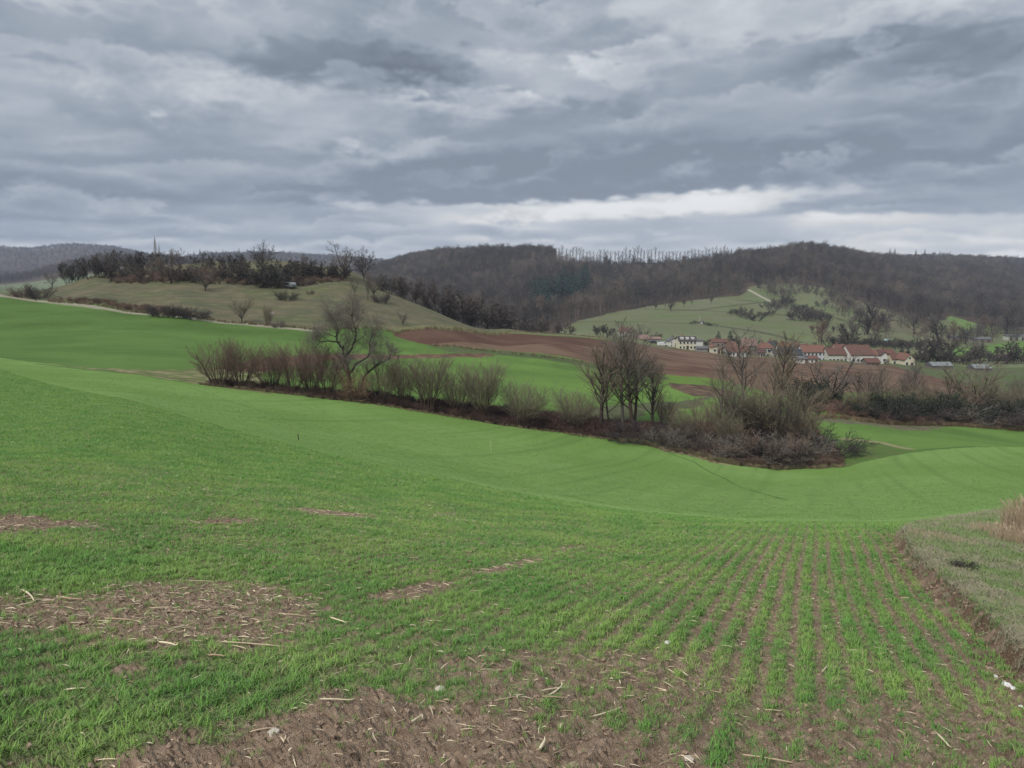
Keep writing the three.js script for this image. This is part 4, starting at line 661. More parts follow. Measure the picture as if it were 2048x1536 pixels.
{
  const rnd = rngOf(31), t = new Tubes(), g = () => rnd() + rnd() + rnd() - 1.5;
  for (let k = 0; k < 46; k++) { const a = rnd() * 6.28, r = 0.5 + rnd() * 0.8, h = 0.5 + rnd() * 0.7, x = g() * 0.5, z = g() * 0.5, c = Math.cos(a), s = Math.sin(a), V = (u, y) => new THREE.Vector3(x + c * r * u + g() * 0.05, y, z + s * r * u + g() * 0.05); const path = [V(0, -0.1), V(0.3, h * 0.75), V(0.65, h), V(1, h * (0.35 + rnd() * 0.5))]; t.add(path, [0.015, 0.013, 0.011, 0.007], 3); for (let j = 0; j < 5; j++) { const p = path[1 + (rnd() * 3 | 0)]; t.leaf(new THREE.Vector3(p.x + g() * 0.15, p.y + g() * 0.12, p.z + g() * 0.15), 0.05 + rnd() * 0.035, rnd); } }
  const geo = t.build(), list = [];
  const fill = (poly, n, s0, s1, a, b) => { const bx = boundsOf(poly); for (let k = 0, tries = 0; k < n && tries < n * 40; tries++) { const x = lerp(bx[0], bx[1], rnd()), z = lerp(bx[2], bx[3], rnd()); if (!inside(poly, x, z)) continue; const edge = segDist(poly, x, z, true); list.push([x, z, lerp(s0 * 0.7, s1 * 1.15, rnd() * rnd() * 0.5 + rnd() * 0.5) * clamp(0.4 + edge * 0.3, 0.4, 1), rnd() * 6.28, colourOf(a, b, rnd(), g() * 0.55), 0, 0.8 + rnd() * 0.5]); k++; } };
  const dk = alb(72, 56, 46), rd = alb(104, 82, 66), gr = alb(96, 86, 72);
  fill(plan([[600, 794], [735, 806], [1000, 850], [1240, 881], [1340, 900], [1340, 868], [1240, 846], [1000, 820], [735, 790]]), 760, 0.7, 1.25, dk, alb(92, 70, 60));
  fill(plan([[1300, 893], [1420, 921], [1480, 932], [1560, 940], [1680, 934], [1690, 918], [1650, 888], [1600, 866], [1480, 868], [1380, 862], [1290, 856]]), 800, 0.6, 1.1, gr, rd);
  const far = [...plan([[1640, 836], [1800, 850], [1900, 853], [2060, 860], [2140, 862]]), ...plan([[2140, 862], [2060, 860], [1900, 853], [1800, 850], [1640, 836]]).map(([x, z]) => [x + 1, z - 12])];
  fill(far, 420, 0.7, 1.3, rd, alb(120, 92, 80));
  fill(plan([[420, 772], [560, 787], [735, 806], [735, 796], [560, 776], [430, 764]]), 120, 0.6, 1.1, rd, gr);
  fill(plan([[60, 600], [120, 606], [300, 628], [420, 640], [420, 634], [300, 616], [150, 600]]), 130, 0.8, 1.3, rd, alb(120, 100, 84));
  fill(plan([[215, 566], [480, 572], [560, 578], [690, 565], [690, 548], [560, 560], [470, 548], [300, 545], [230, 552]]), 420, 0.8, 1.5, alb(120, 98, 84), alb(96, 82, 72));
  fill(plan([[1330, 906], [1400, 918], [1440, 930], [1440, 922], [1380, 908], [1300, 890]]), 60, 0.3, 0.5, alb(168, 152, 124), alb(140, 124, 100));
  scatter('bramble_undergrowth', geo, white, list, 'tangle of brown brambles along the hedge bottoms', 'brambles');
}

{
  const rnd = rngOf(909), t = new Tubes(), g = () => rnd() + rnd() + rnd() - 1.5;
  for (let k = 0; k < 34; k++) { const x = g() * 0.22, z = g() * 0.22, h = 0.25 + rnd() * 0.35, lx = g() * 0.2, lz = g() * 0.2; t.add([new THREE.Vector3(x, -0.05, z), new THREE.Vector3(x + lx * 0.4, h * 0.7, z + lz * 0.4), new THREE.Vector3(x + lx, h, z + lz)], [0.009, 0.007, 0.003], 3); }
  const geo = t.build(), list = [], along = (pts, n, w, s, a, b) => { const line = plan(pts); for (let k = 0; k < n; k++) { const i = 1 + (rnd() * (line.length - 1) | 0), u = rnd(), x = lerp(line[i - 1][0], line[i][0], u) + g() * w, z = lerp(line[i - 1][1], line[i][1], u) - 0.2 + g() * w; list.push([x, z, s * (0.5 + rnd() * 0.8), rnd() * 6.28, colourOf(a, b, rnd(), g() * 0.3)]); } };
  const st = alb(150, 134, 104), ol = alb(104, 106, 70), br = alb(110, 90, 70);
  along([[400, 769], [560, 787], [735, 808], [1000, 850], [1240, 884]], 500, 0.5, 0.55, ol, st); along([[1240, 884], [1300, 892], [1350, 903], [1420, 920], [1470, 930]], 420, 0.5, 1.0, st, ol); along([[1470, 930], [1560, 940], [1690, 934]], 200, 0.5, 0.7, ol, st); along([[1640, 836], [1800, 850], [2048, 862]], 420, 0.7, 1.1, st, br); along([[100, 604], [300, 628], [480, 647], [640, 662]], 360, 0.9, 1.0, st, ol); along([[640, 661], [900, 660], [1010, 666], [1240, 681]], 420, 1.6, 1.0, st, ol); along([[860, 692], [1000, 705], [1170, 726], [1330, 752]], 260, 0.8, 0.9, ol, st);
  scatter('margin_grass', geo, white, list, 'ragged dry grass along the field margins', 'grass');
}

// ---------- woods on the far hills ----------
const forestEdge = [[-300, 640, 900], [300, 640, 900], [760, 640, 640], [1000, 668, 560], [1080, 656], [1150, 643], [1230, 624], [1300, 612], [1400, 599], [1478, 591], [1484, 574], [1500, 570], [1560, 563], [1640, 572], [1700, 594], [1760, 616], [1810, 632], [1870, 652, 640], [1890, 628], [2005, 652], [2030, 664, 700], [2120, 668, 700], [2500, 668, 700]].map(([px, py, D]) => { const q = D ? P(px, py, D) : ground(px, py, 400); return [q.x / -q.z, -q.z]; });
function forestFrom(u) { const e = forestEdge; for (let i = 1; i < e.length; i++) if (u < e[i][0] && e[i][0] > e[i - 1][0]) return lerp(e[i - 1][1], e[i][1], clamp((u - e[i - 1][0]) / (e[i][0] - e[i - 1][0]))); return 700; }
function woodTree(seed, h, r, low) {                                           // a bare woodland tree whose twig sprays make a domed crown
  const rnd = rngOf(seed), t = new Tubes(), g = () => rnd() + rnd() + rnd() - 1.5, V = (x, y, z) => new THREE.Vector3(x, y, z);
  t.add([V(0, -1, 0), V(g() * 0.3, h * 0.45, g() * 0.3), V(g() * 0.6, h * 0.92, g() * 0.6)], [0.28, 0.2, 0.05], 5);
  for (let k = 0; k < 17; k++) {
    const y = h * lerp(low, 0.85, (k + rnd()) / 17), a = k * 2.4 + rnd(), R = r * (0.5 + 0.5 * Math.sin(Math.PI * clamp((y / h - low) / (1 - low) * 0.75 + 0.2))), e = V(Math.cos(a) * R * (0.6 + rnd() * 0.5), y + h * (0.1 + 0.1 * rnd()), Math.sin(a) * R * (0.6 + rnd() * 0.5)), s = V(0, y, 0);
    const m = s.clone().lerp(e, 0.5).add(V(g() * 0.3, 0.2, g() * 0.3)); t.add([s, m, e], [0.1, 0.075, 0.04], 3);
    for (let j = 0; j < 11; j++) { const p = s.clone().lerp(e, 0.3 + rnd() * 0.7), d = V(e.x * 0.5 / R + g() * 0.8, 0.65 + g() * 0.5, e.z * 0.5 / R + g() * 0.8).normalize().multiplyScalar(1.3 + rnd() * 1.3); t.add([p, p.clone().add(d)], [0.075, 0.03], 3); }
  }
  return t.build();
}
const woods = [woodTree(201, 19, 4.2, 0.35), woodTree(202, 17, 4.6, 0.3), woodTree(203, 21, 3.8, 0.45), woodTree(204, 15, 4.8, 0.25), woodTree(205, 18, 4.0, 0.4)];
const inFrame = (x, z, m = 0.74) => Math.abs(x / z) < m;
const stand1 = area([[1052, 634], [1062, 600], [1078, 575], [1130, 566], [1182, 556], [1188, 600], [1160, 622], [1100, 634]]);
const ridgeRow = (x, z) => { const u = x / -z; return u > 0.055 && u < 0.285 && -z > 1195 && -z < 1700; };                // the open row on the skyline stands alone
{
  const rnd = rngOf(55), lists = woods.map(() => []), tints = [alb(74, 67, 61), alb(90, 81, 73), alb(64, 59, 54), alb(102, 89, 77), alb(82, 80, 69), alb(116, 104, 92)];
  const tintAt = (x, z) => { const n = fbm(nA, x * 0.005, z * 0.005, 3), k = (rnd() * 2.6 + (n > 0.12 ? 3.2 : n < -0.15 ? 0 : 1.4)) | 0; return tints[k % 6]; };
  let D = 560;
  while (D < 4300) {
    const step = D < 1700 ? 7.6 : D < 2600 ? 15 : 26;
    for (let x = -0.74 * D; x < 0.74 * D; x += step) {
      const X = x + (rnd() - 0.5) * step * 1.3, Z = -(D + (rnd() - 0.5) * step * 1.3), u = X / -Z;
      if (-Z < forestFrom(u) + 4 || ridgeRow(X, Z) || stand1.at(X, Z)) continue;
      if (u < -0.2 && -Z < 1650) continue;
      if (D > 2600 && u > 0) continue;
      const k = rnd() * woods.length | 0, c = tintAt(X, Z), j = (rnd() - 0.5) * 0.75, s = (D < 1700 ? 0.75 + rnd() * 0.4 : D < 2600 ? 1.0 + rnd() * 0.35 : 1.15 + rnd() * 0.4);
      lists[k].push([X, Z, s, rnd() * 6.28, rgb(c[0] * (1 + j), c[1] * (1 + j), c[2] * (1 + j)), 0, D < 1700 ? 0.8 + rnd() * 0.35 : 0.55 + rnd() * 0.3]);
    }
    D += step;
  }
  // scrub spilling down the slope from the wood
  for (const [a, den, s0] of [[area([[1498, 556], [1560, 546], [1640, 552], [1700, 578], [1760, 612], [1720, 624], [1660, 600], [1600, 592], [1560, 604], [1520, 584]]), 0.016, 0.55], [area([[1640, 596], [1700, 610], [1760, 640], [1790, 672], [1740, 664], [1690, 640], [1650, 616]]), 0.012, 0.5], [area([[1540, 612], [1570, 606], [1620, 626], [1660, 645], [1640, 650], [1590, 630]]), 0.014, 0.45], [area([[1780, 628], [1830, 648], [1890, 672], [1960, 686], [1920, 694], [1840, 676], [1790, 650]]), 0.008, 0.6], [area([[1930, 668], [2060, 660], [2120, 664], [2120, 684], [2000, 682], [1950, 688]]), 0.012, 0.7], [area([[1740, 676], [1830, 690], [1880, 706], [1800, 706], [1740, 694]]), 0.012, 0.45]]) {
    const [x0, x1, z0, z1] = a.box, n = (x1 - x0) * (z1 - z0) * den;
    for (let k = 0; k < n; k++) { const X = lerp(x0, x1, rnd()), Z = lerp(z0, z1, rnd()); if (!inside(a.poly, X, Z) || nB(X * 0.02, Z * 0.02) < -0.45) continue; const c = tints[(rnd() * 6) | 0], j = 0.1 + (rnd() - 0.5) * 0.4; lists[3].push([X, Z, s0 * (0.6 + rnd() * 0.7), rnd() * 6.28, rgb(c[0] * (1 + j), c[1] * (1 + j), c[2] * (1 + j)), 0, 0.7 + rnd() * 0.3]); }
  }
  lists.forEach((l, k) => scatter('forest', woods[k], white, l, 'bare grey-brown winter forest covering the far hills', 'forest'));
}
const standTree = (proto, px, py, D, h, wide, name, label, group, category = 'tree') => stand(proto, px, py, { D, h, wide, name, label, group, category });
{ // the row of straight bare trees along the ridge: one sees the sky between the trunks
  const rnd = rngOf(66), protos = [0, 1, 2, 3].map((k) => { const r = rngOf(300 + k), w = new Tubes(), c = new Tubes(), g = () => r() + r() + r() - 1.5, V = (x, y, z) => new THREE.Vector3(x, y, z); w.add([V(0, -0.08, 0), V(g() * 0.012, 0.5, 0), V(g() * 0.03, 0.97, 0)], [0.017, 0.012, 0.003], 5);
    for (let i = 0; i < 15; i++) { const y = lerp(0.42, 0.93, i / 15), a = i * 2.4 + r(), R = 0.13 * (1 - 0.4 * Math.abs(y - 0.72) / 0.3) * (0.6 + r() * 0.6), s = V(0, y, 0), e = V(Math.cos(a) * R, y + 0.08 + r() * 0.05, Math.sin(a) * R); c.add([s, e], [0.006, 0.003], 3); for (let j = 0; j < 7; j++) { const p = s.clone().lerp(e, 0.4 + r() * 0.6); c.add([p, p.clone().add(V(g() * 0.05, 0.045 + g() * 0.03, g() * 0.05))], [0.0042, 0.002], 3); } }
    const o = new THREE.Group(); part(o, 'trunk', w.build(), BARK.grey); part(o, 'crown', c.build(), TWIG.dark); return o; });
  let n = 0;
  for (let px = 1118; px < 1462; px += 5.6 + rnd() * 3.4) { n++; const D = 1225 + rnd() * 50; stand(protos[n % 4], px, 527, { D, h: 25 + rnd() * 5, wide: 1.0, name: 'ridge_tree', label: n === 1 ? 'leftmost straight bare tree of the open row along the ridge skyline' : ordinal(n) + ' straight bare tree from the left in the ridge skyline row', group: 'row of bare trees along the ridge skyline', category: 'tree' }); }
  standTree(K.spruce[2], 1211, 527, 1240, 27, 1, 'spruce_tree', 'lone dark spruce standing in the bare ridge skyline row', 'conifers on the hills');
}
const CG = 'conifers on the hills';
[[1070, 622, 30], [1078, 610, 26], [1090, 624, 28], [1096, 604, 25], [1104, 616, 29], [1112, 600, 25], [1120, 596, 26], [1124, 612, 28], [1132, 590, 24], [1138, 604, 27], [1146, 596, 25], [1152, 608, 28], [1160, 590, 25], [1166, 600, 26], [1168, 576, 25], [1084, 596, 22], [1128, 576, 24], [1082, 560, 20], [1172, 566, 22], [1144, 580, 23]].forEach(([x, y, h], i) => standTree(K.spruce[i % 3 === 1 ? 2 : 0], x, y, back(x, y, 4), h * 1.2, 1.6, 'spruce_tree', i === 0 ? 'leftmost blue-green spruce of the conifer stand in the bare forest' : i === 18 ? 'topmost spruce above the conifer stand in the bare forest' : i === 17 ? 'small outlying spruce up left of the conifer stand' : ordinal(i + 1) + ' blue-green spruce in the conifer stand inside the bare forest', CG));
[[1444, 529], [1462, 524], [1482, 527], [1500, 522], [1522, 524], [1552, 526], [1566, 524], [1584, 526], [1600, 524], [1612, 526], [1618, 522], [1538, 520]].forEach(([x, y], i) => standTree(K.spruce[1 + i % 2], x, y, 1285 + (i % 3) * 22, 17 + (i * 5) % 7, 1.2, 'spruce_tree', i === 0 ? 'leftmost dark conifer right of the open ridge row' : ordinal(i + 1) + ' dark conifer from the left below the wooded summit', CG));
[[904, 500], [1052, 490], [1606, 484], [1592, 487], [1640, 490], [1780, 500], [1790, 500], [1832, 502], [1850, 501], [1700, 500], [1716, 502], [1880, 505], [1900, 506], [2012, 512], [2036, 512]].forEach(([x, y], i) => { const D = x < 1100 ? 1305 : x < 1660 ? 1455 : 2150, q = P(x, y, D); standTree(K.spruce[2], x, y, D, Math.max(15, EYE - ray(x, y).T * D - H(q.x, q.z) + 4), 1.1, 'spruce_tree', ordinal(i + 1) + ' lone conifer from the left breaking the wooded skyline', CG); });
[[400, 502], [388, 506], [432, 504], [446, 503], [376, 507], [478, 500]].forEach(([x, y], i) => { const D = 2950, q = P(x, y, D); standTree(K.spruce[1], x, y, D, Math.max(22, EYE - ray(x, y).T * D - H(q.x, q.z) + 8), 1.3, 'spruce_tree', ordinal(i + 1) + ' distant conifer on the hazy skyline behind the orchard hill', CG); });

// ---------- bushes and fruit trees on the meadows behind the village ----------
const MG = 'bushes and small trees on the valley meadows';
const mead = (proto, px, py, h, wide, name, label) => { const q = ground(px, py, 350); stand(proto, px, py, { D: -q.z, h, wide, name, label, category: /tree/.test(name) ? 'tree' : 'shrub', group: MG }); };
[[1466, 629], [1478, 631], [1490, 636], [1502, 640], [1514, 642], [1490, 628], [1524, 634], [1540, 632]].forEach(([x, y], i) => mead(K.farBush[i % 3], x, y, 5 + (i % 3), 1.1, 'meadow_bush', i === 0 ? 'leftmost dark bush of the big clump on the meadow slope' : ordinal(i + 1) + ' bush of the big dark clump on the meadow slope'));
[[1536, 616], [1548, 620], [1562, 612], [1576, 608], [1590, 620], [1602, 626], [1614, 632], [1626, 638], [1640, 642], [1652, 644], [1596, 640], [1606, 642]].forEach(([x, y], i) => mead(K.farBush[(i + 1) % 3], x, y, 7 + (i % 4), 1.1, 'meadow_bush', ordinal(i + 1) + ' bush from the top in the diagonal hedge below the hill path'));
[[1560, 590], [1594, 574], [1520, 576], [1620, 586], [1660, 600], [1690, 596], [1644, 614], [1684, 632], [1716, 648], [1736, 656], [1750, 662]].forEach(([x, y], i) => mead(i % 3 ? K.farTree[i % 4] : K.farBush[2], x, y, 9 + (i * 5) % 6, 0.9, 'scrub_tree', ordinal(i + 1) + ' scrub tree scattered over the slope right of the hill path'));
[[1700, 620], [1720, 640], [1744, 644], [1764, 652], [1776, 664], [1700, 668], [1730, 668], [1752, 672], [1830, 668], [1862, 674], [1880, 678], [1906, 684], [1930, 688], [1770, 676]].forEach(([x, y], i) => mead(K.farTree[i % 4], x, y, 11 + (i * 3) % 7, 0.95, 'meadow_tree', ordinal(i + 1) + ' bare tree in the clumps right of the dry meadow band'));
[[1622, 664], [1640, 664], [1652, 662], [1668, 664], [1684, 662], [1706, 664], [1714, 666], [1726, 668]].forEach(([x, y], i) => mead(K.farTree[i % 2 * 2], x, y + 2, 5 + (i % 3), 0.8, 'fruit_tree', i === 0 ? 'leftmost small fruit tree in the row above the red roofs' : ordinal(i + 1) + ' small fruit tree from the left in the row above the red roofs'));
[[1310, 620], [1330, 618], [1342, 622], [1348, 616], [1366, 614], [1384, 612], [1420, 606], [1290, 616]].forEach(([x, y], i) => mead(K.farTree[i % 4], x, y, 7 + (i % 3), 0.7, 'fruit_tree', ordinal(i + 1) + ' thin tree along the forest edge above the pale meadow'));
for (let i = 0; i < 16; i++) mead(K.farBush[i % 3], 1660 + i * 11.5, 690 - (i % 3) * 2 + i * 0.6, 5 + (i * 3) % 3, 1.3, 'garden_bush', ordinal(i + 1) + ' bush from the left in the hedge line behind the village');
for (let i = 0; i < 18; i++) { const x = 1820 + i * 13; mead(i % 4 === 2 ? K.farTree[i % 3] : K.farBush[(i + 1) % 3], x, 722 + (i % 3) * 3, i % 4 === 2 ? 11 : 5 + (i % 4), 1.2, i % 4 === 2 ? 'garden_tree' : 'garden_bush', ordinal(i + 1) + ' plant from the left in the dark hedge below the bright green field'); }
[[1836, 705], [1850, 700], [1862, 706], [1950, 705], [1964, 715], [2022, 706], [1880, 705]].forEach(([x, y], i) => mead(K.farTree[i % 4], x, y + 8, 9 + (i % 3), 0.8, 'garden_tree', ordinal(i + 1) + ' bare tree from the left around the bright green valley field'));
[[1985, 668], [2000, 668], [2015, 668], [1970, 672], [2030, 668], [1955, 676], [2045, 668], [1640, 700], [1690, 704]].forEach(([x, y], i) => mead(K.farTree[i % 4], x, y, 15 + (i % 4), 0.9, 'valley_edge_tree', i > 6 ? ['bare tree behind the long orange-roofed house', 'bare tree left of the big red barn'][i - 7] : ordinal(i + 1) + ' tall bare tree along the top of the bright green field'));

// ---------- the village ----------
const VG = 'houses and barns of the village';
const WALL = { white: flat(alb(206, 203, 196)), cream: flat(alb(196, 186, 158)), yellow: flat(alb(204, 198, 172)), grey: flat(alb(142, 138, 134)), pale: flat(alb(182, 183, 170)), brick: flat(alb(136, 108, 95)), blue: flat(alb(188, 192, 202)), stone: flat(alb(116, 108, 98)) };
const ROOF = { red: flat(alb(102, 70, 59)), orange: flat(alb(114, 80, 66)), pink: flat(alb(132, 108, 98)), maroon: flat(alb(84, 59, 55)), slate: flat(alb(56, 58, 64)), grey: flat(alb(92, 92, 94)), dark: flat(alb(70, 65, 66)), rust: flat(alb(96, 66, 56)) };
const PANE = new THREE.MeshStandardMaterial({ color: rgb(0.03, 0.035, 0.04), roughness: 0.15 }), FRAME = flat(alb(224, 222, 216), 0.6), DOOR = flat(alb(74, 56, 46), 0.7), CHIM = flat(alb(130, 96, 84)), BEAM = flat(alb(78, 56, 48)), METAL = new THREE.MeshStandardMaterial({ color: rgb(0.25, 0.25, 0.26), roughness: 0.45, metalness: 0.6 });
const box = (w, h, d, x = 0, y = 0, z = 0) => new THREE.BoxGeometry(w, h, d).translate(x, y, z);
const prismGeo = (pts, depth) => { const s = new THREE.Shape(pts.map(([x, y]) => new THREE.Vector2(x, y))); return new THREE.ExtrudeGeometry(s, { depth, bevelEnabled: false }).translate(0, 0, -depth / 2); };
const villageD = [[1235, 405], [1330, 390], [1390, 378], [1480, 362], [1600, 350], [1740, 342], [1830, 335], [2048, 335]];
const depthAt = (px) => { const v = villageD; for (let i = 1; i < v.length; i++) if (px < v[i][0]) return lerp(v[i - 1][1], v[i][1], clamp((px - v[i - 1][0]) / (v[i][0] - v[i - 1][0]))); return 335; };
// x0..x1, ridge, eaves and base as seen; axis 'long' shows a roof slope, 'gable' shows the gable end
function house({ x0, x1, ridge, eave, base, behind = 0, axis = 'long', hip = 0, wall, roof, rows = 1, cols = 3, turn = 0, chimney = 1, door = true, name = 'village_house', label, deep, timber, dormers = 0 }) {
  eave -= 0.2 * (eave - ridge);
  const px = (x0 + x1) / 2, D = depthAt(px) + behind, q = P(px, base, D), at = (py) => EYE - ray(px, py).T * D, w = (x1 - x0) * D / 1555, y0 = Math.min(q.y, H(q.x, q.z)), he = at(eave) - y0, hr = at(ridge) - y0, d = deep ?? (axis === 'gable' ? w * 1.5 : Math.max(6, Math.min(w * 0.8, 10)));
  const o = new THREE.Group(); o.position.set(q.x, y0, q.z - (axis === 'gable' ? d / 2 : d / 2)); o.rotation.y = turn;
  const ov = 0.35, th = 0.22;
  if (axis === 'gable') {
    part(o, 'wall', prismGeo([[-w / 2, -1.5], [w / 2, -1.5], [w / 2, he], [0, hr - 0.05], [-w / 2, he]], d), wall);
    const sl = (hr - he) / (w / 2), e = w / 2 + ov, ye = he - sl * ov, r = part(o, 'roof', prismGeo([[-e, ye], [0, hr], [e, ye], [e, ye + th], [0, hr + th], [-e, ye + th]], d + ov * 2), roof);
    if (chimney) part(r, 'chimney', box(0.6, 1.5, 0.6, w * 0.18, hr + 0.2, -d * 0.2), CHIM);
  } else {
    const k = hip ? hip * w : 0;
    const body = prismGeo([[-d / 2, -1.5], [d / 2, -1.5], [d / 2, he], ...(hip ? [] : [[0, hr - 0.05]]), [-d / 2, he]], w).rotateY(Math.PI / 2);
    part(o, 'wall', body, wall);
    let rg;
    if (hip) { const a = w / 2 + ov, b = d / 2 + ov, m = w / 2 - k, V = [[-a, he, b], [a, he, b], [a, he, -b], [-a, he, -b], [-m, hr, 0], [m, hr, 0]], tri = [0, 1, 5, 0, 5, 4, 1, 2, 5, 2, 3, 4, 2, 4, 5, 3, 0, 4, 0, 3, 2, 0, 2, 1], p = []; for (const i of tri) p.push(...V[i]); rg = new THREE.BufferGeometry(); rg.setAttribute('position', new THREE.Float32BufferAttribute(p, 3)); rg.computeVertexNormals(); }
    else { const sl = (hr - he) / (d / 2), e = d / 2 + ov, ye = he - sl * ov; rg = prismGeo([[-e, ye], [0, hr], [e, ye], [e, ye + th], [0, hr + th], [-e, ye + th]], w + ov * 2).rotateY(Math.PI / 2); }
    const r = part(o, 'roof', rg, roof);
    if (chimney) part(r, 'chimney', box(0.65, 1.6, 0.65, -w * 0.22, hr + 0.3, 0.3), CHIM);
    for (let k2 = 0; k2 < dormers; k2++) { const x = lerp(-w * 0.3, w * 0.3, dormers > 1 ? k2 / (dormers - 1) : 0.5), dm = part(r, 'dormer', box(1.5, 1.2, 2, x, (he + hr) / 2 + 0.1, d * 0.26), WALL.white); }
  }
  const zf = d / 2 + 0.02;
  const win = (x, y, s = 1) => { const m = part(o, 'window', box(1.25 * s, 1.5 * s, 0.1, x, y, zf + 0.03), FRAME); part(m, 'pane', box(0.98 * s, 1.22 * s, 0.06, x, y, zf + 0.07), PANE); };
  const st = he / rows;
  for (let r = 0; r < rows; r++) for (let c = 0; c < cols; c++) { if (door && r === 0 && c === Math.floor(cols / 2) && cols > 1) continue; win(lerp(-w / 2, w / 2, (c + 0.5) / cols), st * r + Math.min(1.7, st * 0.55), Math.min(1, st / 2.6)); }
  if (axis === 'gable' && hr - he > 2) win(0, he + (hr - he) * 0.3, 0.8);
  if (door) part(o, 'door', box(1.1, Math.min(2.1, he * 0.8), 0.08, cols > 1 ? lerp(-w / 2, w / 2, (Math.floor(cols / 2) + 0.5) / cols) : w * 0.2, Math.min(2.1, he * 0.8) / 2, zf + 0.03), DOOR);
  if (timber) for (const [bx, by, bw, bh, rz] of [[0, he, w * 0.96, 0.18, 0], [-w * 0.2, he + 0.9, 0.16, 1.8, 0], [w * 0.2, he + 0.9, 0.16, 1.8, 0], [-w * 0.28, he * 0.75, 0.16, he * 0.5, 0.4], [w * 0.28, he * 0.75, 0.16, he * 0.5, -0.4]]) part(o, 'beam', box(bw, bh, 0.1).rotateZ(rz).translate(bx, by, zf + 0.05), BEAM);
  return put(o, name, label, /barn|shed|garage/.test(name) ? name.split('_').pop() : 'house', VG);
}
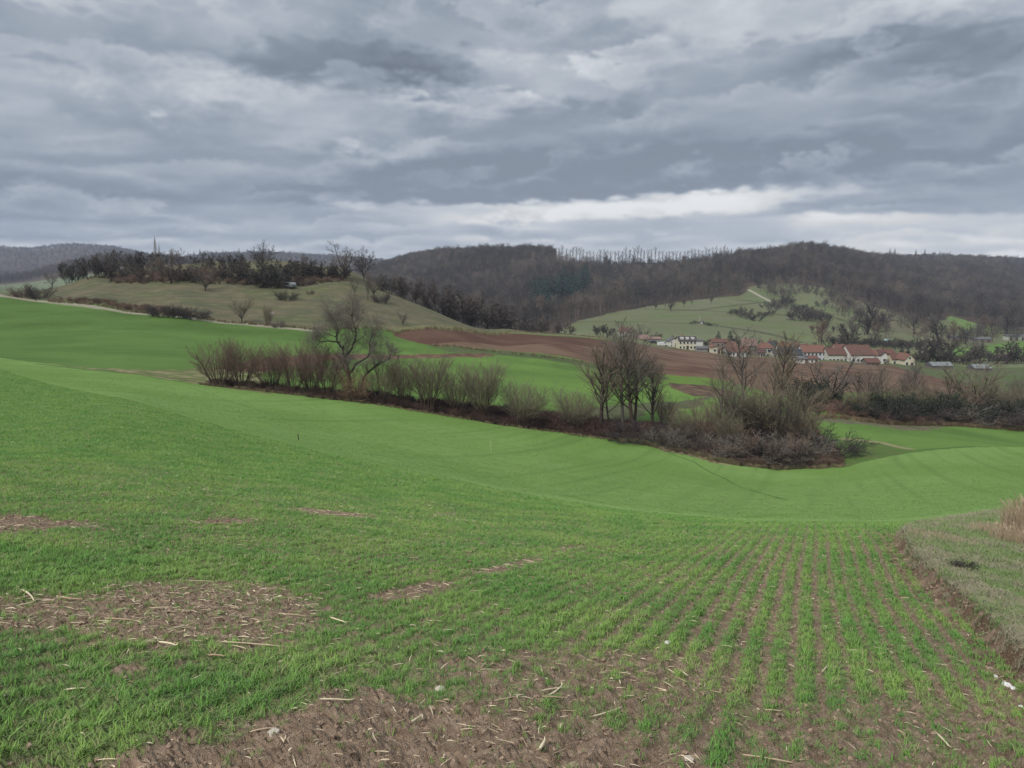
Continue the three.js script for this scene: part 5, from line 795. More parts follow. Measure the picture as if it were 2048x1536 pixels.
const houses = [
  { x0: 1238, x1: 1260, ridge: 655, eave: 666, base: 676, wall: WALL.white, roof: ROOF.red, hip: 0.2, rows: 2, cols: 4, label: 'white house with hipped red roof standing highest at the left village end' },
  { x0: 1258, x1: 1271, ridge: 657, eave: 667, base: 676, axis: 'gable', wall: WALL.cream, roof: ROOF.maroon, rows: 2, cols: 2, timber: true, behind: -3, deep: 7, label: 'cream half-timbered gable wing of the highest house at the left' },
  { x0: 1275, x1: 1297, ridge: 671, eave: 680, base: 689, wall: WALL.stone, roof: ROOF.pink, rows: 1, cols: 2, chimney: 0, name: 'village_barn', label: 'low barn with pale pink roof below the half-timbered house' },
  { x0: 1297, x1: 1322, ridge: 675, eave: 679, base: 690, wall: WALL.grey, roof: ROOF.pink, rows: 1, cols: 3, chimney: 0, name: 'village_shed', label: 'long grey shed beside the pink-roofed barn' },
  { x0: 1338, x1: 1357, ridge: 676, eave: 684, base: 694, axis: 'gable', wall: WALL.white, roof: ROOF.grey, rows: 2, cols: 2, label: 'white gabled house with grey roof left of the yellow house' },
  { x0: 1357, x1: 1393, ridge: 674, eave: 683, base: 700, wall: WALL.yellow, roof: ROOF.dark, rows: 2, cols: 5, dormers: 3, behind: -4, label: 'large yellow house with dark roof and white dormers' },
  { x0: 1393, x1: 1406, ridge: 680, eave: 682, base: 694, wall: WALL.white, roof: ROOF.grey, rows: 1, cols: 1, chimney: 0, door: false, label: 'plain white flat-roofed block right of the yellow house' },
  { x0: 1394, x1: 1425, ridge: 694, eave: 698, base: 704, wall: WALL.grey, roof: ROOF.grey, rows: 1, cols: 2, chimney: 0, behind: -8, name: 'village_shed', label: 'low grey-roofed shed in front of the white block' },
  { x0: 1424, x1: 1456, ridge: 679, eave: 686, base: 703, wall: WALL.brick, roof: ROOF.red, rows: 2, cols: 4, label: 'brick building with red roof in front of the two dark spruces' },
  { x0: 1425, x1: 1442, ridge: 691, eave: 696, base: 706, axis: 'gable', wall: WALL.yellow, roof: ROOF.orange, rows: 1, cols: 2, behind: -10, deep: 7, chimney: 0, label: 'small yellow gabled house in front of the brick building' },
  { x0: 1456, x1: 1472, ridge: 685, eave: 695, base: 708, wall: WALL.brick, roof: ROOF.orange, rows: 1, cols: 2, turn: 0.25, label: 'small orange-roofed house right of the brick building' },
  { x0: 1454, x1: 1498, ridge: 694, eave: 706, base: 712, wall: WALL.white, roof: ROOF.red, rows: 1, cols: 5, behind: -6, chimney: 0, name: 'village_barn', label: 'long low red-roofed barn with white wall at the field edge' },
  { x0: 1485, x1: 1514, ridge: 679, eave: 694, base: 710, wall: WALL.stone, roof: ROOF.pink, rows: 2, cols: 3, behind: 8, label: 'stone house with faded red roof behind the dense bare tree' },
  { x0: 1516, x1: 1530, ridge: 698, eave: 707, base: 716, wall: WALL.stone, roof: ROOF.maroon, rows: 1, cols: 1, name: 'village_shed', chimney: 0, behind: -2, label: 'small maroon-roofed shed left of the pale green-walled house' },
  { x0: 1519, x1: 1547, ridge: 686, eave: 699, base: 717, wall: WALL.pale, roof: ROOF.orange, hip: 0.25, rows: 2, cols: 4, behind: 6, label: 'pale-walled house with hipped orange roof' },
  { x0: 1535, x1: 1561, ridge: 682, eave: 697, base: 712, wall: WALL.stone, roof: ROOF.slate, rows: 1, cols: 3, behind: 24, hip: 0.2, label: 'dark slate-roofed house behind the hipped orange roof' },
  { x0: 1547, x1: 1562, ridge: 700, eave: 709, base: 718, wall: WALL.pale, roof: ROOF.dark, rows: 1, cols: 2, chimney: 0, label: 'small pale house squeezed between orange and slate roofs' },
  { x0: 1559, x1: 1584, ridge: 687, eave: 700, base: 714, wall: WALL.white, roof: ROOF.orange, rows: 1, cols: 2, behind: 18, label: 'white house with orange roof behind the slate barn' },
  { x0: 1583, x1: 1600, ridge: 686, eave: 694, base: 712, axis: 'gable', wall: WALL.white, roof: ROOF.pink, rows: 2, cols: 2, behind: 26, turn: -0.5, label: 'white gabled house with pale pink roof at the back of the village' },
  { x0: 1594, x1: 1616, ridge: 690, eave: 703, base: 716, wall: WALL.stone, roof: ROOF.maroon, rows: 1, cols: 2, behind: 14, label: 'maroon-roofed house behind the slate barn' },
  { x0: 1562, x1: 1592, ridge: 695, eave: 711, base: 724, wall: WALL.stone, roof: ROOF.slate, rows: 1, cols: 2, chimney: 0, name: 'village_barn', label: 'large slate-roofed barn with stone wall' },
  { x0: 1588, x1: 1605, ridge: 700, eave: 712, base: 724, wall: WALL.blue, roof: ROOF.slate, rows: 1, cols: 2, chimney: 0, behind: 2, label: 'small slate-roofed house right of the slate barn' },
  { x0: 1605, x1: 1651, ridge: 692, eave: 707, base: 724, wall: WALL.blue, roof: ROOF.orange, rows: 2, cols: 6, behind: 4, label: 'long bluish-white house with orange roof and a row of windows' },
  { x0: 1597, x1: 1618, ridge: 716, eave: 718.5, base: 726, wall: WALL.white, roof: ROOF.grey, rows: 1, cols: 2, chimney: 0, behind: -14, deep: 6, name: 'village_garage', label: 'little white flat garage at the field edge' },
  { x0: 1619, x1: 1637, ridge: 713, eave: 719, base: 727, wall: WALL.white, roof: ROOF.red, rows: 1, cols: 2, chimney: 0, behind: -13, name: 'village_shed', label: 'small red-roofed shed right of the white garage' },
  { x0: 1656, x1: 1702, ridge: 698, eave: 712, base: 728, wall: WALL.pale, roof: ROOF.rust, rows: 1, cols: 6, behind: 2, name: 'village_barn', label: 'long pale-walled barn joined to the left of the big red barn' },
  { x0: 1670, x1: 1692, ridge: 690, eave: 699, base: 716, wall: WALL.white, roof: ROOF.red, rows: 1, cols: 2, behind: 24, label: 'red-roofed house behind the long pale-walled barn' },
  { x0: 1702, x1: 1748, ridge: 693, eave: 714, base: 728, wall: WALL.white, roof: ROOF.rust, rows: 1, cols: 5, deep: 14, chimney: 0, name: 'village_barn', label: 'biggest barn with tall red roof and white wall' },
  { x0: 1746, x1: 1758, ridge: 700, eave: 714, base: 729, wall: WALL.white, roof: ROOF.orange, rows: 1, cols: 1, chimney: 0, behind: 3, hip: 0.3, label: 'orange-roofed annexe at the right end of the biggest barn' },
  { x0: 1734, x1: 1760, ridge: 718, eave: 727, base: 733, wall: WALL.stone, roof: ROOF.rust, rows: 1, cols: 2, chimney: 0, behind: -14, name: 'village_shed', label: 'low rust-roofed shed in front of the biggest barn' },
  { x0: 1758, x1: 1790, ridge: 700, eave: 712, base: 729, wall: WALL.pale, roof: ROOF.red, rows: 1, cols: 3, behind: 12, turn: 0.2, label: 'red-roofed house between the biggest barn and the yellow gable' },
  { x0: 1762, x1: 1774, ridge: 704, eave: 711, base: 728, axis: 'gable', wall: WALL.white, roof: ROOF.maroon, rows: 1, cols: 1, behind: 2, deep: 8, chimney: 0, label: 'narrow white gable house next to the biggest barn' },
  { x0: 1784, x1: 1810, ridge: 708, eave: 721, base: 733, wall: WALL.yellow, roof: ROOF.rust, rows: 1, cols: 3, behind: 3, label: 'yellow house wing with rust-red roof at the right village end' },
  { x0: 1808, x1: 1829, ridge: 709, eave: 722, base: 735, axis: 'gable', wall: WALL.yellow, roof: ROOF.orange, rows: 1, cols: 2, behind: -2, deep: 9, label: 'bright yellow gabled house at the right village end' },
];
houses.forEach(house);
[[1436, 694, 662, 4], [1460, 692, 661, 10], [1344, 676, 668, 20], [1803, 722, 692, 22], [1815, 722, 694, 24]].forEach(([x, b, t, dd], i) => { const D = depthAt(x) + dd + 8; stand(K.spruce[2], x, b, { D, top: t, wide: i === 2 ? 0.9 : 1.7, name: 'garden_spruce', label: ['left dark spruce of the pair behind the brick building', 'right dark spruce of the pair behind the brick building', 'small dark conifer behind the white gabled house', 'left dark spruce of the pair behind the yellow gabled house', 'right dark spruce of the pair behind the yellow gabled house'][i], category: 'tree', group: 'garden spruces in the village' }); });
[[1228, 678, 656], [1285, 676, 660], [1312, 676, 664], [1320, 678, 666], [1416, 694, 680], [1408, 692, 678], [1476, 690, 672], [1508, 696, 676], [1640, 704, 682], [1652, 712, 690]].forEach(([x, b, t], i) => stand(i % 3 === 0 ? K.farTree[i % 4] : K.farBush[i % 3], x, b, { D: depthAt(x) + 34, top: t, wide: 1.0, name: 'garden_tree', label: ['bare tree just left of the highest white house', 'dark bush between the half-timbered house and the pink barn', 'dark round bush behind the grey shed', 'bare tree at the right end of the grey shed', 'dark bush left of the brick building', 'dark bush behind the white flat-roofed block', 'bare tree behind the orange-roofed small house', 'dark bush behind the faded red roof', 'dark bush behind the long orange roof', 'bare tree right of the long orange roof'][i], category: 'tree', group: 'garden trees in the village' }));
// vehicles
function vehicle(name, label, colour, q, turn, van) {
  const o = new THREE.Group(), paint = new THREE.MeshPhysicalMaterial({ color: rgb(...colour), roughness: 0.35, clearcoat: 0.7, clearcoatRoughness: 0.1 }), L = van ? 4.9 : 4.3, hh = van ? 1.95 : 1.55;
  const s = new THREE.Shape(van ? [[-L / 2, 0.35], [L / 2, 0.35], [L / 2, 0.95], [L / 2 - 0.7, 1.15], [L / 2 - 1.35, hh], [-L / 2, hh]].map((p) => new THREE.Vector2(...p)) : [[-L / 2, 0.35], [L / 2, 0.35], [L / 2, 0.8], [L / 2 - 1.05, 0.98], [L / 2 - 1.65, hh], [-L / 2 + 0.55, hh], [-L / 2, 0.95]].map((p) => new THREE.Vector2(...p)));
  part(o, 'body', new THREE.ExtrudeGeometry(s, { depth: 1.6, bevelEnabled: true, bevelSize: 0.06, bevelThickness: 0.08, bevelSegments: 2 }).translate(0, 0, -0.8), paint);
  for (const z of [-0.9, 0.9]) part(o, 'window', box(van ? 1.0 : 1.9, 0.42, 0.02, van ? L / 2 - 1.6 : -0.1, hh - 0.38, z), PANE);
  part(o, 'windscreen', box(0.05, 0.6, 1.4).rotateZ(0.85).translate(L / 2 - (van ? 0.98 : 1.32), hh - 0.36, 0), PANE);
  for (const x of [-L / 2 + 0.85, L / 2 - 0.85]) for (const z of [-0.8, 0.8]) { const w = part(o, 'wheel', new THREE.CylinderGeometry(0.34, 0.34, 0.24, 16).rotateX(Math.PI / 2).translate(x, 0.34, z), flat([0.02, 0.02, 0.02])); part(w, 'rim', new THREE.CylinderGeometry(0.2, 0.2, 0.26, 12).rotateX(Math.PI / 2).translate(x, 0.34, z), METAL); }
  for (const z of [-0.6, 0.6]) part(o, 'headlight', box(0.06, 0.16, 0.3, L / 2 + 0.05, 0.72, z), FRAME);
  o.position.copy(q); o.rotation.y = turn; return put(o, name, label, van ? 'van' : 'car', 'parked vehicles');
}
{
  const at = (px, py, D) => { const q = P(px, py, D); q.y = H(q.x, q.z); return q; };
  vehicle('parked_van', 'white van parked below the grey shed', alb(224, 224, 222), at(1325, 692, 379), 0.2, true);
  vehicle('parked_car', 'dark car parked in front of the grey shed', alb(44, 46, 52), at(1307, 690, 384), 0.1, false);
  const c = ground(579, 576, 150); vehicle('parked_car', 'grey car half hidden under the hillside thickets', alb(116, 118, 116), c, 2.4, false);
  const d = at(1776, 684, 470); vehicle('parked_car', 'small light blue car on the meadow behind the village', alb(170, 196, 206), d, 0.1, false);
}
{ // triangular reserve sign beside the track
  const o = new THREE.Group(), tri = new THREE.Shape([[-0.62, 0.55], [0.62, 0.55], [0, -0.5]].map((p) => new THREE.Vector2(...p))), q = ground(544, 647, 120);
  part(o, 'post', new THREE.CylinderGeometry(0.04, 0.045, 2.6, 8).translate(0, 1.1, 0), METAL); part(o, 'sign_plate', new THREE.ExtrudeGeometry(tri, { depth: 0.03, bevelEnabled: false }).translate(0, 2.0, 0.045), flat(alb(226, 226, 222), 0.5));
  o.position.copy(q); o.rotation.y = 0.25; put(o, 'triangular_sign', 'white triangular sign on a post beside the farm track', 'sign');
}
{ // hut and mast on the meadow
  const q = ground(1405, 648, 400), o = new THREE.Group(), k = -q.z / 1555;
  part(o, 'wall', box(6 * k, 5 * k, 6 * k, 0, 2 * k, 0), WALL.white); part(o, 'roof', prismGeo([[-3.6 * k, 4.5 * k], [0, 6.5 * k], [3.6 * k, 4.5 * k]], 7 * k), ROOF.grey); part(o, 'door', box(0.9, 1.4, 0.06, 0.3, 0.7, 3 * k + 0.04), DOOR);
  o.position.copy(q); put(o, 'meadow_hut', 'small white hut on the meadow above the yellow house', 'hut');
  const m = new THREE.Group(), b = ground(1399, 648, 400); part(m, 'pole', new THREE.CylinderGeometry(0.09, 0.14, 18 * k, 8).translate(0, 9 * k - 0.3, 0), flat(alb(196, 196, 190))); part(m, 'pole_cap', new THREE.SphereGeometry(0.2, 8, 6).translate(0, 18 * k - 0.3, 0), METAL); m.position.copy(b); put(m, 'mast', 'thin pale mast beside the white meadow hut', 'mast');
  [[1390, 648], [1414, 651], [1424, 652]].forEach(([x, y], i) => stand(i ? K.farBush[1] : K.farBush[0], x, y, { D: -ground(x, y, 400).z, h: 2.6, wide: 1.6, name: 'meadow_bush', label: ['dark bush left of the white meadow hut', 'green bush right of the white meadow hut', 'outer green bush right of the white meadow hut'][i], category: 'shrub', group: MG }));
}
function longShed(px0, px1, py, D, h, wall, roof, name, label, category, glass) {
  const a = P(px0, py, D), b = P(px1, py, D), w = b.x - a.x, o = new THREE.Group(), x = (a.x + b.x) / 2; o.position.set(x, H(x, -D), -D);
  part(o, 'wall', box(w, h + 1, 6, 0, h / 2 - 0.5, 0), wall);
  const n = glass ? Math.max(4, Math.round(w / 2)) : 1, r = part(o, 'roof', prismGeo([[-3.3, h], [0, h + 1.5], [3.3, h]], w + 0.3).rotateY(Math.PI / 2), roof);
  if (glass) for (let i = 0; i < n; i++) part(r, 'glass_panel', box(w / n - 0.2, 0.04, 3.4).rotateX(0.43).translate(lerp(-w / 2, w / 2, (i + 0.5) / n), h + 0.82, 1.7), flat(alb(118, 122, 120), 0.6));
  else for (let i = 0; i < 3; i++) part(o, 'door', box(1.6, h * 0.8, 0.08, lerp(-w / 2, w / 2, (i + 0.5) / 3), h * 0.4, 3.05), DOOR);
  return put(o, name, label, category, 'sheds and greenhouses right of the village');
}
longShed(1856, 1898, 743, 318, 1.5, WALL.stone, ROOF.grey, 'greenhouse', 'long pale-roofed greenhouse right of the yellow gabled house', 'greenhouse', true);
longShed(1940, 1976, 746, 322, 1.4, WALL.stone, ROOF.grey, 'greenhouse', 'greenhouse with pale panels farther right', 'greenhouse', true);
longShed(1896, 1934, 692, 545, 2.4, WALL.stone, ROOF.dark, 'field_shed', 'long dark shed at the left end of the bright green field', 'shed');
longShed(1940, 1978, 690, 560, 2.2, WALL.stone, ROOF.grey, 'field_shed', 'long low shed along the top of the bright green field', 'shed');
longShed(2010, 2046, 682, 585, 3.0, WALL.pale, ROOF.grey, 'field_shed', 'pale shed at the right frame edge above the bright green field', 'shed');
longShed(1996, 2022, 731, 395, 2.4, WALL.stone, ROOF.pink, 'field_shed', 'low shed in the dark hedge below the bright green field', 'shed');

// ---------- the near field: seedlings, straw, clods, verge ----------
function bladeTuft(seed, n, h, w, spread, droop) {
  const rnd = rngOf(seed), p = [], nn = [], idx = [];
  for (let k = 0; k < n; k++) {
    const a = rnd() * 6.28, c = Math.cos(a), s = Math.sin(a), bx = (rnd() - 0.5) * spread, bz = (rnd() - 0.5) * spread, hh = h * (0.55 + rnd() * 0.6), out = hh * droop * (0.3 + rnd() * 0.9), ww = w * (0.7 + rnd() * 0.6), tw = a + 1.57 + (rnd() - 0.5), tc = Math.cos(tw), ts = Math.sin(tw), base = p.length / 3;
    for (const [t, f] of [[0, 0.8], [0.45, 1], [0.8, 0.7]]) { const o = out * t * t, y = hh * (t - 0.28 * droop * t * t) - 0.012, x = bx + c * o, z = bz + s * o; for (const e of [-1, 1]) { p.push(x + tc * ww * f * e / 2, y, z + ts * ww * f * e / 2); nn.push(c * 0.55 * -1 + e * tc * 0.3, 0.8, s * 0.55 * -1 + e * ts * 0.3); } }
    p.push(bx + c * out, hh * (1 - 0.28 * droop) - 0.012, bz + s * out); nn.push(-c * 0.5, 0.85, -s * 0.5);
    idx.push(base, base + 1, base + 2, base + 1, base + 3, base + 2, base + 2, base + 3, base + 4, base + 3, base + 5, base + 4, base + 4, base + 5, base + 6);
  }
  const g = new THREE.BufferGeometry(); g.setAttribute('position', new THREE.Float32BufferAttribute(p, 3)); g.setAttribute('normal', new THREE.Float32BufferAttribute(nn, 3)); g.setIndex(idx); return g;
}
const leafMat = new THREE.MeshPhysicalMaterial({ color: 0xffffff, roughness: 0.8, transmission: 0.35, thickness: 0, side: THREE.DoubleSide, specularIntensity: 0.5 });
{
  const rnd = rngOf(404), gs = [bladeTuft(1, 11, 0.054, 0.0037, 0.055, 0.9), bladeTuft(2, 10, 0.047, 0.0036, 0.065, 1.2), bladeTuft(3, 12, 0.066, 0.0038, 0.05, 0.8), bladeTuft(4, 10, 0.04, 0.0036, 0.075, 1.4)], lists = gs.map(() => []);
  const gA = alb(124, 170, 80), gB = alb(98, 148, 64), gC = alb(150, 180, 90), gD = alb(168, 164, 116);
  const bands = [[2.6, 9, 0.0072, 1], [9, 16, 0.0115, 1.1], [16, 26, 0.025, 1.35], [26, 60, 0.075, 1.9], [60, 110, 0.2, 2.6]];
  for (const [d0, d1, step, size] of bands) {
    const r0 = Math.floor((0.928 * -0.74 * d1 + 0.371 * -d1) / ROW) - 2, r1 = Math.ceil((0.928 * 0.74 * d1 - 0.371 * d0) / ROW) + 2;
    for (let k = r0; k <= r1; k++) for (let s = 0; s < d1 * 1.5; s += step) {
      const rr = (k + (rnd() + rnd() - 1) * (rnd() < 0.45 ? 0.32 : 0.75)) * ROW, ss = s + (rnd() - 0.5) * step, x = 0.928 * rr + 0.371 * ss, z = 0.371 * rr - 0.928 * ss, D = -z;
      if (D < d0 || D >= d1 || Math.abs(x) > 0.73 * D + 1.3 || !isNear(x, z)) continue;
      const c = cover(x, z); if (rnd() > c * 1.1) continue;
      if (vergeAt(x, z) > -0.1) continue;
      const l = c > 1 ? 1.25 : lerp(0.7, 1.05, c), t = rnd(), base = mixc(mixc(gB, gA, rnd()), gC, clamp(0.4 + 0.6 * nA(x * 0.5, z * 0.5))), col = t > 0.95 ? gD : base, j = 1 + (rnd() - 0.5) * 0.3;
      lists[rnd() * 4 | 0].push([x, z, size * l * (0.75 + rnd() * 0.5), rnd() * 6.28, rgb(col[0] * j, col[1] * j, col[2] * j), 0, 1, -0.1, 0]);
    }
  }
  for (let k = 0; k < 150000; k++) { // the pale crop beyond the brow, thinner with distance
    const D = 30 + 85 * rnd() * rnd(), x = D * lerp(-0.72, 0.72, rnd()); if (!paleCrop.at(x, -D) || nA(x * 0.3, D * 0.3) < -0.35 || segDist(browLine, x, -D) < 12 * rnd()) continue;
    const c = mixc(C.pale, alb(134, 166, 92), rnd()), j = 0.9 + rnd() * 0.25; lists[rnd() * 4 | 0].push([x, -D, 1.6 + D * 0.012, rnd() * 6.28, rgb(c[0] * j, c[1] * j, c[2] * j), 0, 0.9]);
  }
  lists.forEach((l, i) => scatter('crop_seedling_grass', gs[i], leafMat, l, 'young green winter wheat drilled in rows over the near field', 'wheat'));
}
{ // verge turf
  const rnd = rngOf(505), gs = [bladeTuft(11, 14, 0.06, 0.0045, 0.08, 1.2), bladeTuft(12, 16, 0.045, 0.0042, 0.09, 1.5), bladeTuft(13, 9, 0.1, 0.0035, 0.05, 0.9)], lists = gs.map(() => []), dryA = alb(176, 166, 138), dryB = alb(150, 144, 116), gr = alb(116, 142, 76), gr2 = alb(140, 158, 98);
  for (let k = 0; k < 110000; k++) {
    const D = 3.2 + 22 * Math.pow(rnd(), 0.75), x = D * lerp(0.3, 0.76, rnd()) + 1.5 * rnd(), z = -D, v = vergeAt(x, z); if (v < 0.02 + 0.1 * nB(x * 3, z * 3)) continue;
    const g = clamp(0.62 + 0.9 * fbm(nA, x * 0.5 + 3, z * 0.5, 3) - (v < 0.5 ? 0.35 : 0)), c = rnd() < g ? mixc(gr, gr2, rnd()) : mixc(dryA, dryB, rnd()), j = 0.85 + rnd() * 0.3;
    lists[rnd() < 0.15 ? 2 : rnd() * 2 | 0].push([x, z, (0.7 + rnd() * 0.7) * (D > 12 ? 1.3 : 1), rnd() * 6.28, rgb(c[0] * j, c[1] * j, c[2] * j)]);
  }
  lists.forEach((l, i) => scatter('verge_grass', gs[i], leafMat, l, 'mixed dry and green grass on the verge beside the field', 'grass'));
}
const STRAWM = new THREE.MeshStandardMaterial({ color: 0xffffff, roughness: 0.75 });
const strawTint = (rnd) => { const c = mixc(alb(226, 210, 178), alb(166, 142, 112), rnd()), k = rnd() < 0.15 ? 1.25 : 0.85 + rnd() * 0.3; return rgb(c[0] * k, c[1] * k, c[2] * k); };
function stalkGeo(seed, len, r, sides = 6) {                                  // a cut stalk with joints and a split end
  const rnd = rngOf(seed), t = new Tubes(), path = [], rr = [], bend = (rnd() - 0.5) * 0.18, n = 9;
  for (let k = 0; k <= n; k++) { const u = k / n; path.push(new THREE.Vector3((u - 0.5) * len, (rnd() - 0.5) * r * 0.3 + 0.004 * Math.sin(u * 3), bend * len * (u - 0.5) * (u - 0.5) * 2)); rr.push(r * (k === 3 || k === 6 ? 1.22 : 1) * lerp(1.05, 0.75, u) * (k === 0 || k === n ? 0.8 : 1)); }
  t.add(path, rr, sides);
  for (let k = 0; k < 3; k++) { const e = path[k < 2 ? n : 0], d = k < 2 ? 1 : -1; t.add([e.clone(), e.clone().add(new THREE.Vector3(d * len * (0.08 + rnd() * 0.12), rnd() * 0.02, (rnd() - 0.5) * len * 0.2))], [r * 0.55, r * 0.12], 3); }
  return t.build();
}
function shredGeo(seed, len, w) {                                             // curled dry leaf
  const rnd = rngOf(seed), p = [], idx = [], n = 6, curl = 0.3 + rnd() * 0.8, side = (rnd() - 0.5) * 0.6;
  for (let k = 0; k <= n; k++) { const u = k / n, x = (u - 0.5) * len, y = 0.07 * len * Math.sin(u * curl * 3) + 0.003, z = side * len * (u - 0.5) ** 2, f = w * (0.35 + 0.65 * Math.sin(Math.PI * clamp(u * 0.9 + 0.08))); for (const e of [-1, 1]) p.push(x, y + e * f * 0.25, z + e * f / 2); if (k) { const b = (k - 1) * 2; idx.push(b, b + 1, b + 2, b + 1, b + 3, b + 2); } }
  const g = new THREE.BufferGeometry(); g.setAttribute('position', new THREE.Float32BufferAttribute(p, 3)); g.setIndex(idx); g.computeVertexNormals(); return g;
}
{
  const rnd = rngOf(606), gs = [stalkGeo(1, 0.13, 0.004, 5), stalkGeo(2, 0.06, 0.0045, 5), shredGeo(3, 0.09, 0.008), shredGeo(4, 0.05, 0.011), shredGeo(5, 0.12, 0.006), stalkGeo(6, 0.04, 0.0022, 4)], lists = gs.map(() => []);
  const straw = [[patches[1][0], 300], [patches[0][0], 90], [patches[2][0], 120], [patches[3][0], 90], [patches[5][0], 80], [patches[6][0], 80], [patches[7][0], 80], [patches[11][0], 70]];
  const lay = (x, z, s) => { const slope = -0.2 + (rnd() - 0.5) * 0.5, k = rnd(); lists[k < 0.16 ? 0 : k < 0.26 ? 1 : k < 0.44 ? 2 : k < 0.58 ? 3 : k < 0.74 ? 4 : 5].push([x, z, s * (0.3 + rnd() * 0.62), rnd() * 6.28, strawTint(rnd), 0.006 + rnd() * 0.012, 1, slope, (rnd() - 0.5) * 0.3]); };
  for (const [a, den] of straw) { const [x0, x1, z0, z1] = a.box, n = Math.min(9000, (x1 - x0) * (z1 - z0) * den); for (let k = 0; k < n; k++) { const x = lerp(x0, x1, rnd()), z = lerp(z0, z1, rnd()); if (inside(a.poly, x, z) && inFrame(x, z) && z < -2.5) lay(x, z, -z > 9 ? 1.5 : 1); } }
  for (let k = 0; k < 24000; k++) { const D = 2.8 + 15 * Math.sqrt(rnd()), x = D * lerp(-0.72, 0.72, rnd()); if (vergeAt(x, -D) < -0.05 && isNear(x, -D) && rnd() < 0.55) lay(x, -D, 0.85); }
  for (let k = 0; k < 3500; k++) { const D = 15 + 35 * rnd(), x = D * lerp(-0.72, 0.1, rnd()); if (isNear(x, -D) && nC(x * 0.15, D * 0.15) > -0.1) lay(x, -D, 1.7); }
  lists.forEach((l, i) => scatter('straw_litter', gs[i], STRAWM, l, 'scattered pale maize straw lying on the soil', 'straw'));
}
{ // clods
  const rnd = rngOf(707), gs = [0, 1, 2].map((k) => { const g = new THREE.IcosahedronGeometry(1, 1), p = g.attributes.position; for (let i = 0; i < p.count; i++) { const x = p.getX(i), y = p.getY(i), z = p.getZ(i), f = 1 + 0.6 * nA(x * 1.3 + k * 9, y * 1.3 + z * 1.9); p.setXYZ(i, x * f, y * f * 0.7, z * f); } g.computeVertexNormals(); return g; }), lists = gs.map(() => []);
  for (let k = 0; k < 60000; k++) { const D = 2.6 + 14 * Math.pow(rnd(), 0.7), x = D * lerp(-0.72, 0.74, rnd()), z = -D, v = vergeAt(x, z); if (v > 0.1) continue; const c = cover(x, z); if (v < -0.3 && rnd() < c * 0.95) continue; const s = (0.003 + 0.013 * Math.pow(rnd(), 4)) * (D > 8 ? 1.3 : 1) * (v > -0.25 ? 1.1 : 1), m = mixc(C.soilDark, C.soil, rnd()).map((q) => q * 0.85); lists[k % 3].push([x, z, s, rnd() * 6.28, rgb(...m), s * 0.2, 1, rnd(), rnd()]); }
  lists.forEach((l, i) => scatter('soil_clod_gravel', gs[i], white, l, 'crumbled brown soil clods between the seedlings', 'soil'));
}
// single stalks that stand out: [x, y] to [x, y], thickness in metres
const SG = 'maize stalks lying on the near field';
[[[210, 1243], [262, 1246], 0.013, 'long pale stalk at the heart of the left straw patch'], [[300, 1223], [352, 1222], 0.009, 'thin pale stalk on the upper side of the left straw patch'], [[556, 1233], [606, 1237], 0.012, 'pale stalk at the right end of the straw patch'], [[444, 1288], [578, 1299], 0.011, 'longest thin stalk below the straw patch'], [[418, 1319], [448, 1321], 0.014, 'short thick stalk below the straw patch'], [[48, 1184], [72, 1206], 0.015, 'stubby stalk at the top left edge of the straw patch'], [[126, 1201], [160, 1204], 0.012, 'pale stalk lying left in the straw patch'], [[336, 1266], [372, 1258], 0.013, 'stalk at the lower middle of the straw patch'], [[320, 1290], [352, 1296], 0.013, 'stalk at the lower rim of the straw patch'], [[130, 1386], [170, 1383], 0.009, 'lone stalk lying in the lush green at lower left'], [[380, 1166], [430, 1167], 0.008, 'thin stalk above the straw patch'], [[988, 1410], [1036, 1400], 0.011, 'grey stalk in the lower middle of the field'], [[1082, 1388], [1124, 1382], 0.012, 'upper stalk of the crossed pair in the lower middle'], [[1100, 1398], [1126, 1378], 0.012, 'tilted stalk of the crossed pair in the lower middle'], [[1084, 1404], [1130, 1407], 0.012, 'stalk just below the crossed pair'], [[1188, 1440], [1240, 1424], 0.011, 'forked stalk right of the crossed pair'], [[824, 1452], [842, 1440], 0.014, 'white bent stalk on the bare soil at lower middle'], [[1080, 1512], [1090, 1494], 0.016, 'bright white stalk stub near the bottom edge'], [[640, 1406], [700, 1408], 0.009, 'stalk at the edge of the lush green swath'], [[500, 1470], [548, 1462], 0.008, 'thin stalk on the bare soil at lower left'], [[1876, 1476], [1898, 1500], 0.014, 'pale stalk at the lower right'], [[1644, 1350], [1654, 1338], 0.014, 'white stub standing between the rows at right'], [[1486, 1515], [1580, 1530], 0.010, 'long stalk along the bottom edge at right'], [[1530, 1428], [1560, 1430], 0.010, 'short stalk between the rows near the bottom right'], [[660, 1240], [690, 1250], 0.012, 'stalk right of the straw patch'], [[860, 1246], [880, 1247], 0.011, 'small pale stalk in the green middle of the field']].forEach(([a, b, r, label], i) => {
  const A = ground(...a), B = ground(...b), len = Math.max(0.06, A.distanceTo(B)), mid = A.clone().lerp(B, 0.5), o = new THREE.Mesh(stalkGeo(800 + i, len, r * 0.5, 7), new THREE.MeshStandardMaterial({ color: strawTint(rngOf(900 + i * 7)), roughness: 0.7 }));
  mid.y = H(mid.x, mid.z) + Math.max(0.012, micro(mid.x, mid.z)) + r * 0.5 + 0.004;
  o.position.copy(mid); const d = B.clone().sub(A).normalize(); o.quaternion.setFromUnitVectors(new THREE.Vector3(1, 0, 0), d);
  put(o, 'maize_stalk', label, 'stalk', SG);
});
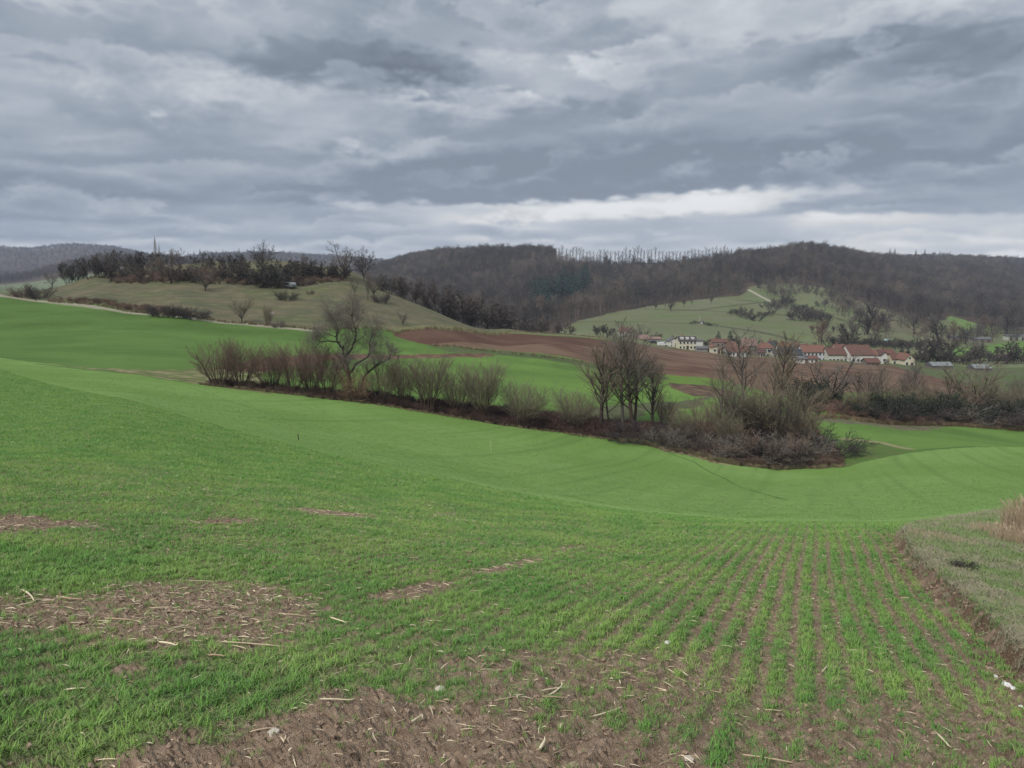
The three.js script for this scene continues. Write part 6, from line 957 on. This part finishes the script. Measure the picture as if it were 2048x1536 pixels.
[[1990, 1352, 0.02, 'small white stone at the foot of the soil bank'], [2012, 1370, 0.036, 'largest white stone at the foot of the soil bank'], [2026, 1378, 0.024, 'white stone just right of the largest bank stone'], [2040, 1415, 0.03, 'white stone at the right frame edge below the bank'], [548, 1470, 0.032, 'pale flat stone on the bare soil at lower left'], [880, 1376, 0.028, 'small pale stone in the lower middle of the field'], [1336, 1290, 0.026, 'white pebble between the rows in the middle'], [8, 1400, 0.02, 'pale stone at the left frame edge in the lush green'], [1378, 1524, 0.024, 'grey flat stone at the bottom edge']].forEach(([px, py, s, label], i) => {
  const g = new THREE.IcosahedronGeometry(s, 2), p = g.attributes.position; for (let k = 0; k < p.count; k++) { const x = p.getX(k) / s, y = p.getY(k) / s, z = p.getZ(k) / s, f = 1 + 0.3 * nB(x + i * 5, y + z * 1.4) + 0.1 * nA(x * 4, z * 4 + i); p.setXYZ(k, x * f * s, y * f * s * 0.6, z * f * s); } g.computeVertexNormals();
  const q = ground(px, py), o = new THREE.Mesh(g, flat(i < 4 || i === 6 ? alb(216, 214, 210) : alb(186, 174, 160))); o.position.set(q.x, H(q.x, q.z) + micro(q.x, q.z) + s * 0.25, q.z); put(o, 'stone', label, 'stone', 'loose stones on the near field');
});
{ // tall dry grass at the right edge
  const rnd = rngOf(808), g = () => rnd() + rnd() + rnd() - 1.5;
  const clump = (px, py, n, h, spread, label) => { const q = ground(px, py), t = new Tubes(), hd = new Tubes(); for (let k = 0; k < n; k++) { const a = rnd() * 6.28, r = spread * Math.sqrt(rnd()), x = Math.cos(a) * r, z = Math.sin(a) * r, hh = h * (0.45 + rnd() * 0.65) * (1 - 0.35 * r / spread), lx = g() * 0.22 * hh, lz = g() * 0.22 * hh, V = (u, y) => new THREE.Vector3(x + lx * u * u, y, z + lz * u * u), y0 = H(q.x + x, q.z + z) - q.y; t.add([V(0, y0 - 0.03), V(0.5, y0 + hh * 0.55), V(1, y0 + hh)], [0.0042, 0.0034, 0.0014], 3); if (rnd() < 0.3) hd.add([V(0.9, y0 + hh * 0.9), V(1.05, y0 + hh * 1.02), V(1.2, y0 + hh * 1.1)], [0.003, 0.009, 0.002], 4); }
    const o = new THREE.Group(); part(o, 'blades', t.build(), flat(alb(176, 156, 130))); part(o, 'seed_heads', hd.build(), flat(alb(188, 166, 140))); o.position.copy(q); put(o, 'dry_grass_clump', label, 'grass', 'clumps of tall dry grass on the verge'); };
  clump(2052, 1072, 900, 0.95, 0.5, 'tallest clump of dry reddish-tan grass at the right frame edge'); clump(2030, 1086, 420, 0.42, 0.45, 'lower dry grass clump in front of the tallest one'); clump(1990, 1068, 300, 0.26, 0.5, 'short dry grass clump left of the tallest one'); clump(1880, 1078, 260, 0.14, 0.7, 'low dry grass tuft at the rounded tip of the verge');
  // small dark weed on the verge
  const w = new Tubes(), q = ground(1925, 1138); for (let k = 0; k < 60; k++) { const a = rnd() * 6.28, V = (u, y) => new THREE.Vector3(Math.cos(a) * u, y, Math.sin(a) * u), r = 0.05 + rnd() * 0.2; w.add([V(0.02, -0.02), V(r * 0.6, 0.04 + rnd() * 0.08), V(r, 0.05 + rnd() * 0.08)], [0.004, 0.003, 0.002], 3); for (let j = 0; j < 3; j++) w.leaf(V(r * (0.5 + rnd() * 0.5), 0.05 + rnd() * 0.06), 0.018, rnd); }
  const o = new THREE.Mesh(w.build(), flat(alb(70, 66, 60))); o.position.copy(q); put(o, 'dead_weed', 'dark withered weed in the middle of the verge', 'weed');
}
[[982, 903, 884, 0.025, alb(206, 196, 164), 'thin pale stake standing in the pale crop field'], [597, 880, 870, 0.04, alb(70, 62, 50), 'short dark stake at the edge of the near crop']].forEach(([px, py, top, r, c, label]) => { const q = ground(px, py), h = EYE - ray(px, top).T * -q.z - q.y, o = new THREE.Group(); part(o, 'shaft', new THREE.CylinderGeometry(r * 0.7, r, h + 0.3, 7).rotateZ(0.12).translate(0, h / 2 - 0.1, 0), flat(c)); part(o, 'tip', new THREE.ConeGeometry(r * 0.7, r * 2.5, 7).rotateZ(0.12).translate(-0.06 * h, h + r + 0.04, 0), flat(c)); o.position.copy(q); put(o, 'field_stake', label, 'stake'); });

scene.traverse((o) => { if (o.isMesh) { o.castShadow = true; o.receiveShadow = true; } });
renderer.render(scene, camera);
